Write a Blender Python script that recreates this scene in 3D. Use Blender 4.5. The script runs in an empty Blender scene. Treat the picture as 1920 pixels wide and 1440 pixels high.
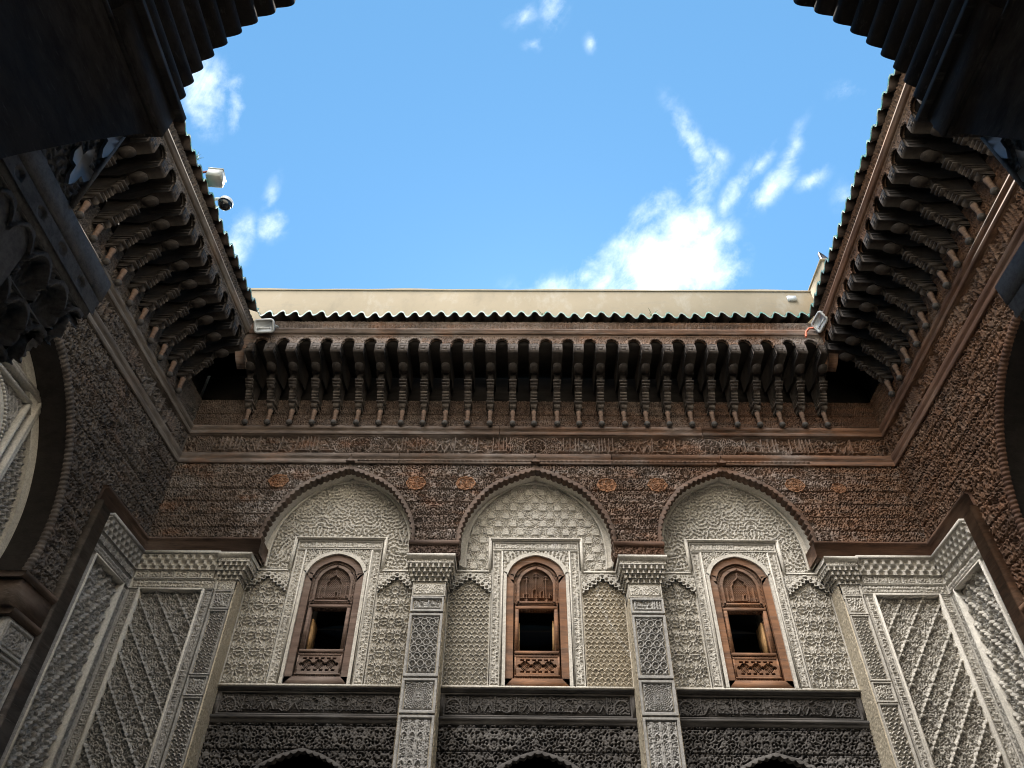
import bpy, math
import numpy as np
from mathutils import Matrix, Vector
R_ = math.radians
C = bpy.context.scene.collection
rng = np.random.default_rng(7)

# ------------------------------------------------------------------ camera
scn = bpy.context.scene
FPX = 1375.576
cam = bpy.data.objects.new('camera', bpy.data.cameras.new('camera')); C.objects.link(cam)
cam.data.sensor_fit = 'HORIZONTAL'; cam.data.sensor_width = 36.0
cam.data.lens = FPX / 1920 * 36.0
cam.data.clip_start = 0.05; cam.data.clip_end = 3000
def cam_axes(p, y, r):
    cp, sp, cy, sy, cr, sr = np.cos(p), np.sin(p), np.cos(y), np.sin(y), np.cos(r), np.sin(r)
    f = np.array([sy*cp, cy*cp, sp]); rt = np.array([cy, -sy, 0]); up = np.cross(rt, f)
    return rt*cr + up*sr, up*cr - rt*sr, f
rt, up, fw = cam_axes(R_(42.6108), R_(-0.93081), R_(0.89048))
cam.matrix_world = Matrix(((rt[0], up[0], -fw[0], 0), (rt[1], up[1], -fw[1], 0), (rt[2], up[2], -fw[2], 1.6), (0, 0, 0, 1)))
scn.camera = cam
SKEW = R_(2.09463)

# ------------------------------------------------------------------ light, sky, exposure
SUN_EL, SUN_AZ = R_(40), R_(2.1)        # azimuth clockwise from +Y: the sun stands behind the parapet, the court is in shade
scn.view_settings.view_transform = 'Standard'
scn.view_settings.look = 'None'
scn.view_settings.gamma = 1.0
scn.cycles.filter_width = 1.05
scn.view_settings.exposure = 2.32
sun = bpy.data.objects.new('sun', bpy.data.lights.new('sun', 'SUN')); C.objects.link(sun)
sun.data.energy = 5.0; sun.data.angle = R_(0.5); sun.data.color = (1.0, 0.93, 0.82)
sd = Vector((math.sin(SUN_AZ)*math.cos(SUN_EL), math.cos(SUN_AZ)*math.cos(SUN_EL), math.sin(SUN_EL)))
sun.rotation_euler = sd.to_track_quat('Z', 'Y').to_euler()
world = bpy.data.worlds.new("World"); scn.world = world; world.use_nodes = True
WN, WL = world.node_tree.nodes, world.node_tree.links
WN.clear()
def wn(t, **k):
    n = WN.new(t)
    for a, b in k.items(): setattr(n, a, b)
    return n
w_out = wn('ShaderNodeOutputWorld'); w_bg = wn('ShaderNodeBackground')
w_sky = wn('ShaderNodeTexSky', sky_type='NISHITA', sun_disc=False, sun_elevation=SUN_EL, sun_rotation=SUN_AZ)
w_sky.air_density = 1.0; w_sky.dust_density = 0.15; w_sky.ozone_density = 1.0
w_bg.inputs['Strength'].default_value = 0.15
w_tint = wn('ShaderNodeMix', data_type='RGBA', blend_type='MULTIPLY'); w_tint.inputs[0].default_value = 1.0
w_tint.inputs[7].default_value = (.20, .34, .43, 1)
WL.new(w_sky.outputs[0], w_tint.inputs[6])
w_even = wn('ShaderNodeMix', data_type='RGBA'); w_even.inputs[0].default_value = .62       # thin even blue veil evens out the glow round the sun
WL.new(w_tint.outputs[2], w_even.inputs[6]); w_even.inputs[7].default_value = (.272, .655, 1.08, 1)
w_tc = wn('ShaderNodeTexCoord')
def wmath(op, a, b=None, c=None, clamp=False):
    n = wn('ShaderNodeMath', operation=op, use_clamp=clamp)
    for i, x in enumerate((a, b, c)):
        if x is None: continue
        if isinstance(x, (int, float)): n.inputs[i].default_value = x
        else: WL.new(x, n.inputs[i])
    return n.outputs[0]
def wdot(v):
    n = wn('ShaderNodeVectorMath', operation='DOT_PRODUCT'); WL.new(w_warp, n.inputs[0]); n.inputs[1].default_value = v
    return n.outputs['Value']
w_n0 = wn('ShaderNodeTexNoise'); w_n0.inputs['Scale'].default_value = 7.0; w_n0.inputs['Detail'].default_value = 4
WL.new(w_tc.outputs['Generated'], w_n0.inputs['Vector'])
w_sub = wn('ShaderNodeVectorMath', operation='SUBTRACT'); WL.new(w_n0.outputs['Color'], w_sub.inputs[0]); w_sub.inputs[1].default_value = (.5, .5, .5)
w_mad = wn('ShaderNodeVectorMath', operation='MULTIPLY_ADD'); WL.new(w_sub.outputs[0], w_mad.inputs[0]); w_mad.inputs[1].default_value = (.05, .05, .05)
WL.new(w_tc.outputs['Generated'], w_mad.inputs[2]); w_warp = w_mad.outputs[0]
w_n1 = wn('ShaderNodeTexNoise'); w_n1.inputs['Scale'].default_value = 19.0; w_n1.inputs['Detail'].default_value = 9; w_n1.inputs['Roughness'].default_value = .62
WL.new(w_tc.outputs['Generated'], w_n1.inputs['Vector'])
# cloud = direction (azimuth, elevation in degrees), half-size across / along, roll of the long axis, density
def cloud_blob(d, e1, e2, r1, r2, k):
    a = wmath('DIVIDE', wdot(tuple(e1)), r1); a0 = float(np.dot(d, e1)) / r1
    b = wmath('DIVIDE', wdot(tuple(e2)), r2); b0 = float(np.dot(d, e2)) / r2
    a = wmath('SUBTRACT', a, a0); b = wmath('SUBTRACT', b, b0)
    q = wmath('ADD', wmath('MULTIPLY', a, a), wmath('MULTIPLY', b, b))
    m = wmath('SUBTRACT', 1.0, wmath('SQRT', q), clamp=True)
    front = wmath('GREATER_THAN', wdot(tuple(d)), 0.2)
    return wmath('MULTIPLY', wmath('MULTIPLY', m, k), front)
def sky_dir(az, el):
    a, e = R_(az), R_(el)
    return np.array([math.sin(a)*math.cos(e), math.cos(a)*math.cos(e), math.sin(e)])
CLOUDS = [ # az, el, half width deg, half height deg, roll deg, density
 (16.6, 50.6, 4.8, 3.6, 0, 1.55), (20.6, 49.6, 3.8, 3.0, 0, 1.4), (10.5, 51.0, 4.6, 2.2, 25, .95), (5.5, 50.0, 4.8, 1.3, 0, .85), (16.4, 54.2, 3.0, 1.6, 30, .85),
 (22.6, 55.0, 1.3, 3.6, -20, .80), (24.0, 58.6, 1.0, 3.4, 8, .80), (22.0, 52.4, 1.6, 3.2, 15, .85), (26.0, 57.4, .8, 1.6, 0, .6),
 (31.2, 53.4, 2.1, 1.05, 18, 1.0), (34.8, 55.2, 2.6, .75, 42, .62), (27.0, 54.2, 2.8, .9, 48, .80), (30.4, 55.4, 2.2, .7, 35, .7), (35.6, 52.6, 1.5, 1.0, 10, .60), (25.5, 50.5, 1.2, 1.9, 0, .75),
 (-43.4, 57.0, 1.9, 1.9, 0, 1.05), (-39.4, 57.2, .7, 2.0, 28, .95), (-42.0, 55.4, 1.6, 1.4, 0, .75),
 (-32.8, 48.2, 1.3, 2.4, 0, 1.1), (-30.2, 50.6, 1.1, 1.3, -20, .95), (-31.6, 52.6, .5, 1.6, 0, .6),
 (6.4, 69.8, 1.0, 1.7, -15, .78), (1.0, 69.6, 1.6, .8, 20, .55), (12.2, 67.0, .6, .7, 0, .62), (2.0, 67.6, .9, .6, 0, .55), (43.5, 56.4, 1.3, .9, 0, .40), (38.5, 50.0, 1.0, 1.6, 0, .5)]
acc = None
for az, el, r1, r2, roll, k in CLOUDS:
    d = sky_dir(az, el); ex = np.array([math.cos(R_(az)), -math.sin(R_(az)), 0.0]); ey = np.cross(ex, d)
    ey = -ey if ey[2] < 0 else ey
    c_, s_ = math.cos(R_(roll)), math.sin(R_(roll))
    o = cloud_blob(d, ex*c_ + ey*s_, ey*c_ - ex*s_, math.tan(R_(r1*1.45)), math.tan(R_(r2*1.45)), k)
    acc = o if acc is None else wmath('MAXIMUM', acc, o)
w_ds = wn('ShaderNodeVectorMath', operation='DOT_PRODUCT'); WL.new(w_tc.outputs['Generated'], w_ds.inputs[0]); w_ds.inputs[1].default_value = (.62, -.58, .53)
w_sc = wn('ShaderNodeVectorMath', operation='SCALE'); w_sc.inputs[0].default_value = (-.62, .58, -.53); WL.new(wmath('MULTIPLY', w_ds.outputs['Value'], .48), w_sc.inputs['Scale'])
w_ad = wn('ShaderNodeVectorMath', operation='ADD'); WL.new(w_tc.outputs['Generated'], w_ad.inputs[0]); WL.new(w_sc.outputs[0], w_ad.inputs[1])
w_n2 = wn('ShaderNodeTexNoise'); w_n2.inputs['Scale'].default_value = 26.0; w_n2.inputs['Detail'].default_value = 8; w_n2.inputs['Roughness'].default_value = .66; w_n2.inputs['Distortion'].default_value = .5
WL.new(w_ad.outputs[0], w_n2.inputs['Vector'])
w_den = wmath('ADD', acc, wmath('MULTIPLY', wmath('SUBTRACT', w_n1.outputs['Fac'], 0.5), 2.0))
w_den = wmath('ADD', w_den, wmath('MULTIPLY', wmath('SUBTRACT', w_n2.outputs['Fac'], 0.5), 1.5))
w_gate = wmath('MULTIPLY', acc, 2.0, clamp=True)
w_cov = wmath('MULTIPLY', wmath('DIVIDE', wmath('SUBTRACT', w_den, 0.12), 1.5, clamp=True), w_gate, clamp=True)
w_cov = wmath('POWER', w_cov, 1.4)
w_mix = wn('ShaderNodeMix', data_type='RGBA'); WL.new(w_cov, w_mix.inputs[0]); WL.new(w_even.outputs[2], w_mix.inputs[6])
w_mix.inputs[7].default_value = (2.7, 2.85, 3.0, 1)
# added fill light: bright unseen cloud patch high behind the viewer, brightening the court
w_up = wn('ShaderNodeVectorMath', operation='DOT_PRODUCT'); WL.new(w_warp, w_up.inputs[0]); w_up.inputs[1].default_value = tuple(sky_dir(212, 60))
w_ov = wmath('DIVIDE', wmath('SUBTRACT', w_up.outputs['Value'], math.cos(R_(27))), math.cos(R_(15)) - math.cos(R_(27)), clamp=True)
w_ov = wmath('MULTIPLY', w_ov, wmath('MULTIPLY_ADD', w_n1.outputs['Fac'], 1.2, .3, clamp=True))
w_mix2 = wn('ShaderNodeMix', data_type='RGBA'); WL.new(w_ov, w_mix2.inputs[0]); WL.new(w_mix.outputs[2], w_mix2.inputs[6]); w_mix2.inputs[7].default_value = (26.0, 25.0, 24.0, 1)
WL.new(w_mix2.outputs[2], w_bg.inputs[0]); WL.new(w_bg.outputs[0], w_out.inputs[0])

# ------------------------------------------------------------------ materials
def mat(name, build):
    m = bpy.data.materials.new(name); m.use_nodes = True
    nt = m.node_tree; nt.nodes.clear()
    out = nt.nodes.new('ShaderNodeOutputMaterial'); b = nt.nodes.new('ShaderNodeBsdfPrincipled')
    nt.links.new(b.outputs[0], out.inputs[0])
    build(nt, b); return m
def N(nt, t, **k):
    n = nt.nodes.new(t)
    for a, v in k.items(): setattr(n, a, v)
    return n
def tex(nt, kind, scale, detail=4, rough=.5, vec=None, stretch=None):
    if vec is None:
        vec = N(nt, 'ShaderNodeTexCoord').outputs['Object']
    if stretch:
        mp = N(nt, 'ShaderNodeMapping'); mp.inputs['Scale'].default_value = stretch; nt.links.new(vec, mp.inputs['Vector']); vec = mp.outputs[0]
    n = N(nt, 'ShaderNodeTexNoise'); n.inputs['Scale'].default_value = scale; n.inputs['Detail'].default_value = detail; n.inputs['Roughness'].default_value = rough
    nt.links.new(vec, n.inputs['Vector']); return n.outputs['Fac']
def ramp(nt, fac, stops):
    r = N(nt, 'ShaderNodeValToRGB'); nt.links.new(fac, r.inputs[0]); e = r.color_ramp.elements
    while len(e) < len(stops): e.new(.5)
    for i, (p, c) in enumerate(stops):
        e[i].position = p; e[i].color = (c[0], c[1], c[2], 1) if isinstance(c, tuple) else (c, c, c, 1)
    return r.outputs[0]
def mixc(nt, fac, a, b, mode='MIX'):
    n = N(nt, 'ShaderNodeMix', data_type='RGBA', blend_type=mode)
    for i, x in ((0, fac), (6, a), (7, b)):
        if isinstance(x, (int, float)): n.inputs[i].default_value = x
        elif isinstance(x, tuple): n.inputs[i].default_value = (*x, 1)
        else: nt.links.new(x, n.inputs[i])
    return n.outputs[2]
def bump(nt, b, h, strength=.4, dist=.01):
    n = N(nt, 'ShaderNodeBump'); n.inputs['Strength'].default_value = strength; n.inputs['Distance'].default_value = dist
    nt.links.new(h, n.inputs['Height']); nt.links.new(n.outputs[0], b.inputs['Normal'])
def stucco(name, base, dark, stain=(.62, .60, .58), amt=1.0):
    def f(nt, b):
        n1 = tex(nt, 'n', 1.1, 5, .6); n2 = tex(nt, 'n', 9, 5, .65); n3 = tex(nt, 'n', 2.4, 6, .7, stretch=(2.2, 2.2, .35))
        c = mixc(nt, ramp(nt, n1, [(.38, 0.0), (.68, 1.0)]), base, dark)
        c = mixc(nt, ramp(nt, n2, [(.45, 0.0), (.75, .55)]), c, tuple(x*.68 for x in dark))
        c = mixc(nt, ramp(nt, n3, [(.63, 0.0), (.72, .6*amt)]), c, stain)
        c = mixc(nt, ramp(nt, tex(nt, 'n', 34, 5, .75), [(.40, .55), (.56, 0.0)]), c, tuple(x*.55 for x in dark))
        nt.links.new(c, b.inputs['Base Color']); b.inputs['Roughness'].default_value = .9
        bump(nt, b, tex(nt, 'n', 60, 3), .35, .006)
    return mat(name, f)
def wood(name, a, c2, grey, greyamt=.5, rough=.75, span=None, far=None, rust=0.0):
    """span=(u0,u1,axis) blends a,c2 towards far across the wall: the right of the room was cleaned and oiled."""
    def f(nt, b):
        tc = N(nt, 'ShaderNodeTexCoord').outputs['Object']
        n1 = tex(nt, 'n', 1.3, 5, .6, tc); n2 = tex(nt, 'n', 5, 6, .7, tc, (.35, 1, 2.4)); n3 = tex(nt, 'n', .8, 6, .62, tc, (.8, 1, 1.5))
        c = mixc(nt, ramp(nt, n1, [(.35, 0.0), (.66, 1.0)]), a, c2)
        if span:
            sx = N(nt, 'ShaderNodeSeparateXYZ'); nt.links.new(tc, sx.inputs[0])
            ad = N(nt, 'ShaderNodeMath', operation='MULTIPLY_ADD'); nt.links.new(tex(nt, 'n', .9, 5, .6, tc), ad.inputs[0]); ad.inputs[1].default_value = 3.4
            nt.links.new(sx.outputs[0], ad.inputs[2])
            mr = N(nt, 'ShaderNodeMapRange'); nt.links.new(ad.outputs[0], mr.inputs[0])
            mr.inputs[1].default_value = span[0] + 1.7; mr.inputs[2].default_value = span[1] + 1.7
            c = mixc(nt, mr.outputs[0], c, mixc(nt, ramp(nt, n1, [(.35, 0.0), (.66, 1.0)]), far[0], far[1]))
        c = mixc(nt, ramp(nt, n3, [(.50, 0.0), (.66, greyamt)]), c, grey)
        c = mixc(nt, ramp(nt, tex(nt, 'n', 1.9, 6, .68, tc, (.7, 1, 1.6)), [(.52, 0.0), (.64, rust)]), c, (.215, .105, .058))
        c = mixc(nt, ramp(nt, n2, [(.35, .75), (.58, 0.0)]), c, tuple(x*.42 for x in c2))
        c = mixc(nt, ramp(nt, tex(nt, 'n', 11, 6, .75, tc, (.12, 1, 5.0)), [(.58, 0.0), (.70, .55)]), c, tuple(x*1.25 for x in grey))
        nt.links.new(c, b.inputs['Base Color']); b.inputs['Roughness'].default_value = rough
        b.inputs['Specular IOR Level'].default_value = .25
        bump(nt, b, tex(nt, 'n', 22, 5, .7, tc, (.25, 1, 2.5)), .5, .006)
    return mat(name, f)
def plain(name, col, rough=.6, metal=0.0, noise=.15):
    def f(nt, b):
        n = tex(nt, 'n', 12, 4)
        nt.links.new(mixc(nt, ramp(nt, n, [(.35, 0.0), (.7, 1.0)]), col, tuple(x*(1-noise) for x in col)), b.inputs['Base Color'])
        b.inputs['Roughness'].default_value = rough; b.inputs['Metallic'].default_value = metal
    return mat(name, f)

M = {}
M['stucco'] = stucco('carved_stucco', (.60, .568, .508), (.455, .43, .385))
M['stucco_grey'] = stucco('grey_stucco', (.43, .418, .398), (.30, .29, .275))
M['stucco_tan'] = stucco('tan_stucco', (.58, .51, .39), (.45, .39, .29))
M['stucco_dark'] = stucco('dark_grey_stucco', (.19, .18, .172), (.12, .113, .108), (.34, .34, .34), .6)  # dark grey plaster of the near wall
M['plaster'] = stucco('smooth_plaster', (.66, .625, .56), (.57, .535, .47), amt=.4)
M['wood'] = wood('cedar', (.20, .155, .128), (.135, .103, .085), (.33, .30, .28), .75, rust=.6, span=(-2.2, 4.8), far=((.20, .112, .068), (.13, .073, .046)))
M['wood_trim'] = wood('cedar_moulding', (.155, .115, .092), (.10, .075, .06), (.27, .24, .22), .75, rust=.5, span=(-2.2, 4.8), far=((.19, .095, .052), (.14, .066, .036)))
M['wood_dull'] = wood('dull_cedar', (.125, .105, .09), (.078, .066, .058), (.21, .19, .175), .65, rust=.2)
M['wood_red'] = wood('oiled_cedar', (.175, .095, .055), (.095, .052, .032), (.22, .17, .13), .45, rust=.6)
M['wood_red_trim'] = wood('oiled_moulding', (.13, .068, .042), (.085, .044, .029), (.19, .14, .105), .5, rust=.4)
M['wood_brown'] = wood('brown_beam', (.125, .082, .062), (.08, .053, .041), (.17, .13, .105), .4)
M['wood_black'] = wood('black_cedar', (.098, .089, .083), (.062, .057, .053), (.20, .19, .18), .65)
M['wood_grey'] = wood('grey_cedar', (.105, .096, .09), (.066, .061, .057), (.20, .195, .19), .65)
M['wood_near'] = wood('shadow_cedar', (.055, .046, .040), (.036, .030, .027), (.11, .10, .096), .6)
M['corbel'] = wood('weathered_lit_corbel', (.105, .086, .073), (.068, .055, .047), (.22, .20, .183), .75)  # weathered fronts; ridges share the paler tone, caught light painted in
M['colonnette'] = wood('reddish_colonnette', (.21, .125, .085), (.14, .085, .06), (.25, .21, .175), .6)
M['corbel_body'] = wood('shaded_corbel', (.046, .038, .033), (.030, .025, .022), (.085, .075, .068), .6)  # darker than its trim: shade under the eave painted into the wood
M['corbel_side'] = wood('dull_corbel', (.072, .060, .052), (.046, .038, .033), (.14, .125, .115), .65)
M['soffit'] = wood('dark_soffit', (.030, .025, .022), (.020, .017, .015), (.045, .04, .037), .3)  # near black: eave recess shade painted in; also dark arch soffits
M['wood_dark'] = wood('shaded_cedar', (.125, .088, .068), (.085, .06, .047), (.19, .165, .145), .5, span=(-2.2, 4.8), far=((.14, .072, .042), (.09, .046, .028)))
M['medallion'] = wood('orange_medallion', (.26, .125, .062), (.19, .088, .044), (.30, .2, .13), .3)
M['win_wood'] = wood('window_cedar', (.21, .145, .115), (.15, .10, .078), (.25, .215, .19), .45, span=(-2.4, -1.0), far=((.30, .15, .078), (.20, .098, .052)))
M['win_fresh'] = wood('fresh_shutter_wood', (.58, .36, .17), (.48, .29, .13), (.5, .36, .2), .2)
M['dark_room'] = plain('unlit_room', (.012, .011, .010), .95)  # interior darkness put into the wall colour
def cream(nt, b):
    tc = N(nt, 'ShaderNodeTexCoord').outputs['Object']
    n1 = tex(nt, 'n', .5, 6, .6, tc); n2 = tex(nt, 'n', 1.6, 7, .72, tc, (1.0, 1, .5)); n3 = tex(nt, 'n', 2.2, 8, .75, tc, (.6, 1, 3.0)); n4 = tex(nt, 'n', 14, 5, .7, tc)
    c = mixc(nt, ramp(nt, n1, [(.35, 0.0), (.65, 1.0)]), (.28, .225, .145), (.235, .188, .118))
    c = mixc(nt, ramp(nt, n2, [(.54, 0.0), (.68, .6)]), c, (.34, .305, .24))
    c = mixc(nt, ramp(nt, n2, [(.30, .7), (.46, 0.0)]), c, (.19, .155, .10))
    c = mixc(nt, ramp(nt, n3, [(.60, 0.0), (.625, .6), (.645, 0.0)]), c, (.21, .18, .13))
    c = mixc(nt, ramp(nt, n4, [(.62, 0.0), (.75, .35)]), c, (.27, .23, .16))
    nt.links.new(c, b.inputs['Base Color']); b.inputs['Roughness'].default_value = .9
    bump(nt, b, n4, .3, .006)
M['paint'] = mat('cream_paint', cream)
M['bounce_white'] = plain('bounce_white', (.66, .61, .52), .9, 0, .08)  # pale coat of the added bounce wall
M['floor'] = plain('marble_floor', (.26, .24, .21), .4)
M['roof'] = plain('roof_screed', (.42, .37, .30), .9)
M['white_metal'] = plain('white_enamel', (.50, .52, .53), .35, 0, .05)
M['grey_metal'] = plain('grey_enamel', (.30, .32, .315), .45, 0, .08)
M['red_metal'] = plain('red_oxide', (.30, .07, .06), .6, 0, .2)
M['dark_metal'] = plain('dark_metal', (.03, .032, .04), .35, 0, .2)
M['orange'] = plain('orange_sheath', (.55, .13, .06), .6)
M['weed'] = plain('weed_leaf', (.10, .16, .05), .7)
M['clay'] = plain('dark_clay', (.045, .032, .026), .9, 0, .3)  # dark unglazed clay on the tile undersides
M['slate'] = plain('slate_grey', (.03, .033, .045), .7)
M['inlay'] = plain('pale_plaster', (.42, .44, .48), .8)
def glaze(nt, b):
    n = tex(nt, 'n', 9, 5, .6); n2 = tex(nt, 'n', 30, 4, .7)
    c = mixc(nt, ramp(nt, n, [(.35, 0.0), (.7, 1.0)]), (.010, .05, .038), (.014, .085, .07))
    c = mixc(nt, ramp(nt, n2, [(.60, 0.0), (.70, .8)]), c, (.30, .24, .16))
    nt.links.new(c, b.inputs['Base Color']); nt.links.new(ramp(nt, n2, [(.5, .14), (.7, .7)]), b.inputs['Roughness'])
M['glaze'] = mat('green_glazed_tile', glaze)
def glaze_rim(nt, b):
    n = tex(nt, 'n', 4, 4, .6); n2 = tex(nt, 'n', 14, 4, .7)
    c = mixc(nt, ramp(nt, n2, [(.42, 0.0), (.60, 1.0)]), (.035, .18, .14), (.19, .19, .15))
    nt.links.new(c, b.inputs['Base Color']); b.inputs['Roughness'].default_value = .35
M['glaze_rim'] = mat('tile_rim_glaze', glaze_rim)
def glass(nt, b):
    b.inputs['Base Color'].default_value = (.42, .45, .47, 1); b.inputs['Roughness'].default_value = .3; b.inputs['Metallic'].default_value = .15
M['lens'] = mat('floodlight_glass', glass)
def dome(nt, b):
    b.inputs['Base Color'].default_value = (.012, .014, .018, 1); b.inputs['Roughness'].default_value = .06
M['dome'] = mat('smoked_dome', dome)

# ------------------------------------------------------------------ mesh builder; local axes of a wall: u along, n out of the wall, z up
class MB:
    def __init__(s): s.V = []; s.F = []; s.c = 0; s.Q = []
    def add(s, P, faces):
        P = np.asarray(P, float).reshape(-1, 3); s.V.append(P)
        s.F += [[i + s.c for i in f] for f in faces]; s.c += len(P); return s
    def box(s, u0, u1, n0, n1, z0, z1):
        P = [(u, n, z) for z in (z0, z1) for n in (n0, n1) for u in (u0, u1)]
        return s.add(P, [(0, 1, 3, 2), (4, 6, 7, 5), (0, 4, 5, 1), (2, 3, 7, 6), (0, 2, 6, 4), (1, 5, 7, 3)])
    def prism(s, poly, axis, a0, a1):
        """poly: list of 2D points, extruded along axis ('u': (n,z), 'n': (u,z), 'z': (u,n))"""
        k = len(poly)
        def p(q, a):
            return {'u': (a, q[0], q[1]), 'n': (q[0], a, q[1]), 'z': (q[0], q[1], a)}[axis]
        P = [p(q, a0) for q in poly] + [p(q, a1) for q in poly]
        F = [list(range(k)), list(range(k, 2*k))[::-1]] + [(i, (i+1) % k, k + (i+1) % k, k + i) for i in range(k)]
        return s.add(P, F)
    def grid(s, P, mask=None, closed=False):
        ny, nx = P.shape[:2]; idx = np.arange(ny*nx).reshape(ny, nx) + s.c
        a, b, c, d = idx[:-1, :-1], idx[:-1, 1:], idx[1:, 1:], idx[1:, :-1]
        Q = np.stack([a, b, c, d], -1)
        Q = Q[mask] if mask is not None else Q.reshape(-1, 4)
        s.V.append(P.reshape(-1, 3)); s.Q.append(Q.reshape(-1, 4)); s.c += ny*nx; return s
    def tube(s, pts, r, k=8, caps=True):
        pts = np.asarray(pts, float); r = np.broadcast_to(np.asarray(r, float), (len(pts),))
        T = np.gradient(pts, axis=0); T /= np.linalg.norm(T, axis=1)[:, None] + 1e-9
        ref = np.array([0, 0, 1.0]) if abs(T[0][2]) < .9 else np.array([1.0, 0, 0])
        A = np.cross(T, ref); A /= np.linalg.norm(A, axis=1)[:, None] + 1e-9; B = np.cross(T, A)
        t = np.linspace(0, 2*np.pi, k + 1)
        P = pts[:, None] + r[:, None, None]*(np.cos(t)[None, :, None]*A[:, None] + np.sin(t)[None, :, None]*B[:, None])
        c0 = s.c; s.grid(P)
        if caps:
            s.F.append([c0 + i for i in range(k)]); s.F.append([c0 + (len(pts)-1)*(k+1) + i for i in range(k)][::-1])
        return s
    def lathe(s, prof, c, axis='z', k=16):
        t = np.linspace(0, 2*np.pi, k + 1); prof = np.asarray(prof, float)
        x = prof[:, 0][:, None]*np.cos(t); y = prof[:, 0][:, None]*np.sin(t); h = np.repeat(prof[:, 1][:, None], k+1, 1)
        P = {'z': (x, y, h), 'n': (x, h, y), 'u': (h, x, y)}[axis]
        return s.grid(np.stack(P, -1) + np.asarray(c, float))
    def rot(s, R, c=(0, 0, 0)):
        c = np.asarray(c, float); R = np.asarray(R)
        s.V = [(v - c) @ R.T + c for v in s.V]; return s
    def build(s, name, m, parent=None, smooth=False):
        V = np.concatenate(s.V); V = V.copy(); V[:, 1] *= -1
        Q = np.concatenate(s.Q) if s.Q else np.zeros((0, 4), int)
        lens = np.concatenate([np.full(len(Q), 4, np.int32), np.array([len(f) for f in s.F], np.int32)])
        loops = np.concatenate([Q.reshape(-1), np.array([i for f in s.F for i in f], int)]).astype(np.int32)
        me = bpy.data.meshes.new(name)
        me.vertices.add(len(V)); me.vertices.foreach_set('co', V.astype(np.float32).ravel())
        me.loops.add(len(loops)); me.loops.foreach_set('vertex_index', loops)
        me.polygons.add(len(lens)); st = np.concatenate([[0], np.cumsum(lens)[:-1]]).astype(np.int32)
        me.polygons.foreach_set('loop_start', st); me.polygons.foreach_set('loop_total', lens)
        me.update(calc_edges=True)
        if smooth: me.polygons.foreach_set('use_smooth', np.ones(len(lens), bool))
        me.materials.append(m)
        o = bpy.data.objects.new(name, me); C.objects.link(o)
        if parent is not None: o.parent = parent
        return o

def tag(o, label, cat, group=None):
    o['label'] = label; o['category'] = cat
    if group: o['group'] = group
    return o
def thing(name, label, cat, loc, rz=0.0, group=None):
    o = bpy.data.objects.new(name, None); C.objects.link(o); o.location = loc; o.rotation_euler = (0, 0, rz)
    o.empty_display_size = .2
    return tag(o, label, cat, group)

# ------------------------------------------------------------------ carved patterns: periodic height rasters, 1 px = 1 cm at scale 1
def stamp(img, S):
    S = np.asarray(S, float); H, W = img.shape; k = int(math.ceil(S[:, 2].max()))
    ix, iy = np.floor(S[:, 0]).astype(int), np.floor(S[:, 1]).astype(int)
    for dy in range(-k, k+2):
        for dx in range(-k, k+2):
            d2 = ((ix+dx-S[:, 0])**2 + (iy+dy-S[:, 1])**2) / S[:, 2]**2
            v = np.clip(1.35*(1-d2), 0, 1)*S[:, 3]
            np.maximum.at(img, ((iy+dy) % H, (ix+dx) % W), v)
    return img
def mirror(img): return np.concatenate([img, img[:, ::-1]], 1)
def scroll(W, H, cell, r, seed, turns=1.3, leaf=.5, up=0.0, lev=1.0, straight=0.0):
    g = np.random.default_rng(seed); img = np.zeros((H, W)); S = []
    ny = max(1, int(round(H/(cell*.86)))); nx = max(1, int(round(W/cell)))
    for j in range(ny):
        for i in range(nx):
            cx = (i + .5*(j % 2) + g.uniform(-.15, .15))*W/nx; cy = (j + g.uniform(-.15, .15))*H/ny
            a0 = g.uniform(0, 6.28) if g.random() > up else math.pi/2
            sgn = g.choice((-1, 1)); R0 = cell*.5
            for t in np.linspace(0, 1, 34):
                a = a0 + sgn*2*math.pi*turns*t; rad = R0*(1-.82*t)
                S.append((cx+rad*math.cos(a), cy+rad*math.sin(a), r*(1-.25*t)*(1.25 if t > .93 else 1), lev))
            ex, ey = cx+R0*math.cos(a0), cy+R0*math.sin(a0); b = a0 - sgn*math.pi/2
            for t in np.linspace(0, 1, 14):
                bb = b + sgn*1.3*t
                ex += cell*.055*math.cos(bb); ey += cell*.055*math.sin(bb); S.append((ex, ey, r*(1-.2*t), lev))
            if g.random() < leaf:
                a = g.uniform(0, 6.28)
                for t in np.linspace(-1, 1, 12):
                    S.append((ex + cell*.28*t*math.cos(a), ey + cell*.28*t*math.sin(a), r*(1.7*(1-t*t)+.4), lev*.95))
            if g.random() < straight:
                for t in np.linspace(0, 1, 14): S.append((cx, cy + cell*t, r, lev))
    return stamp(img, S)
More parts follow.
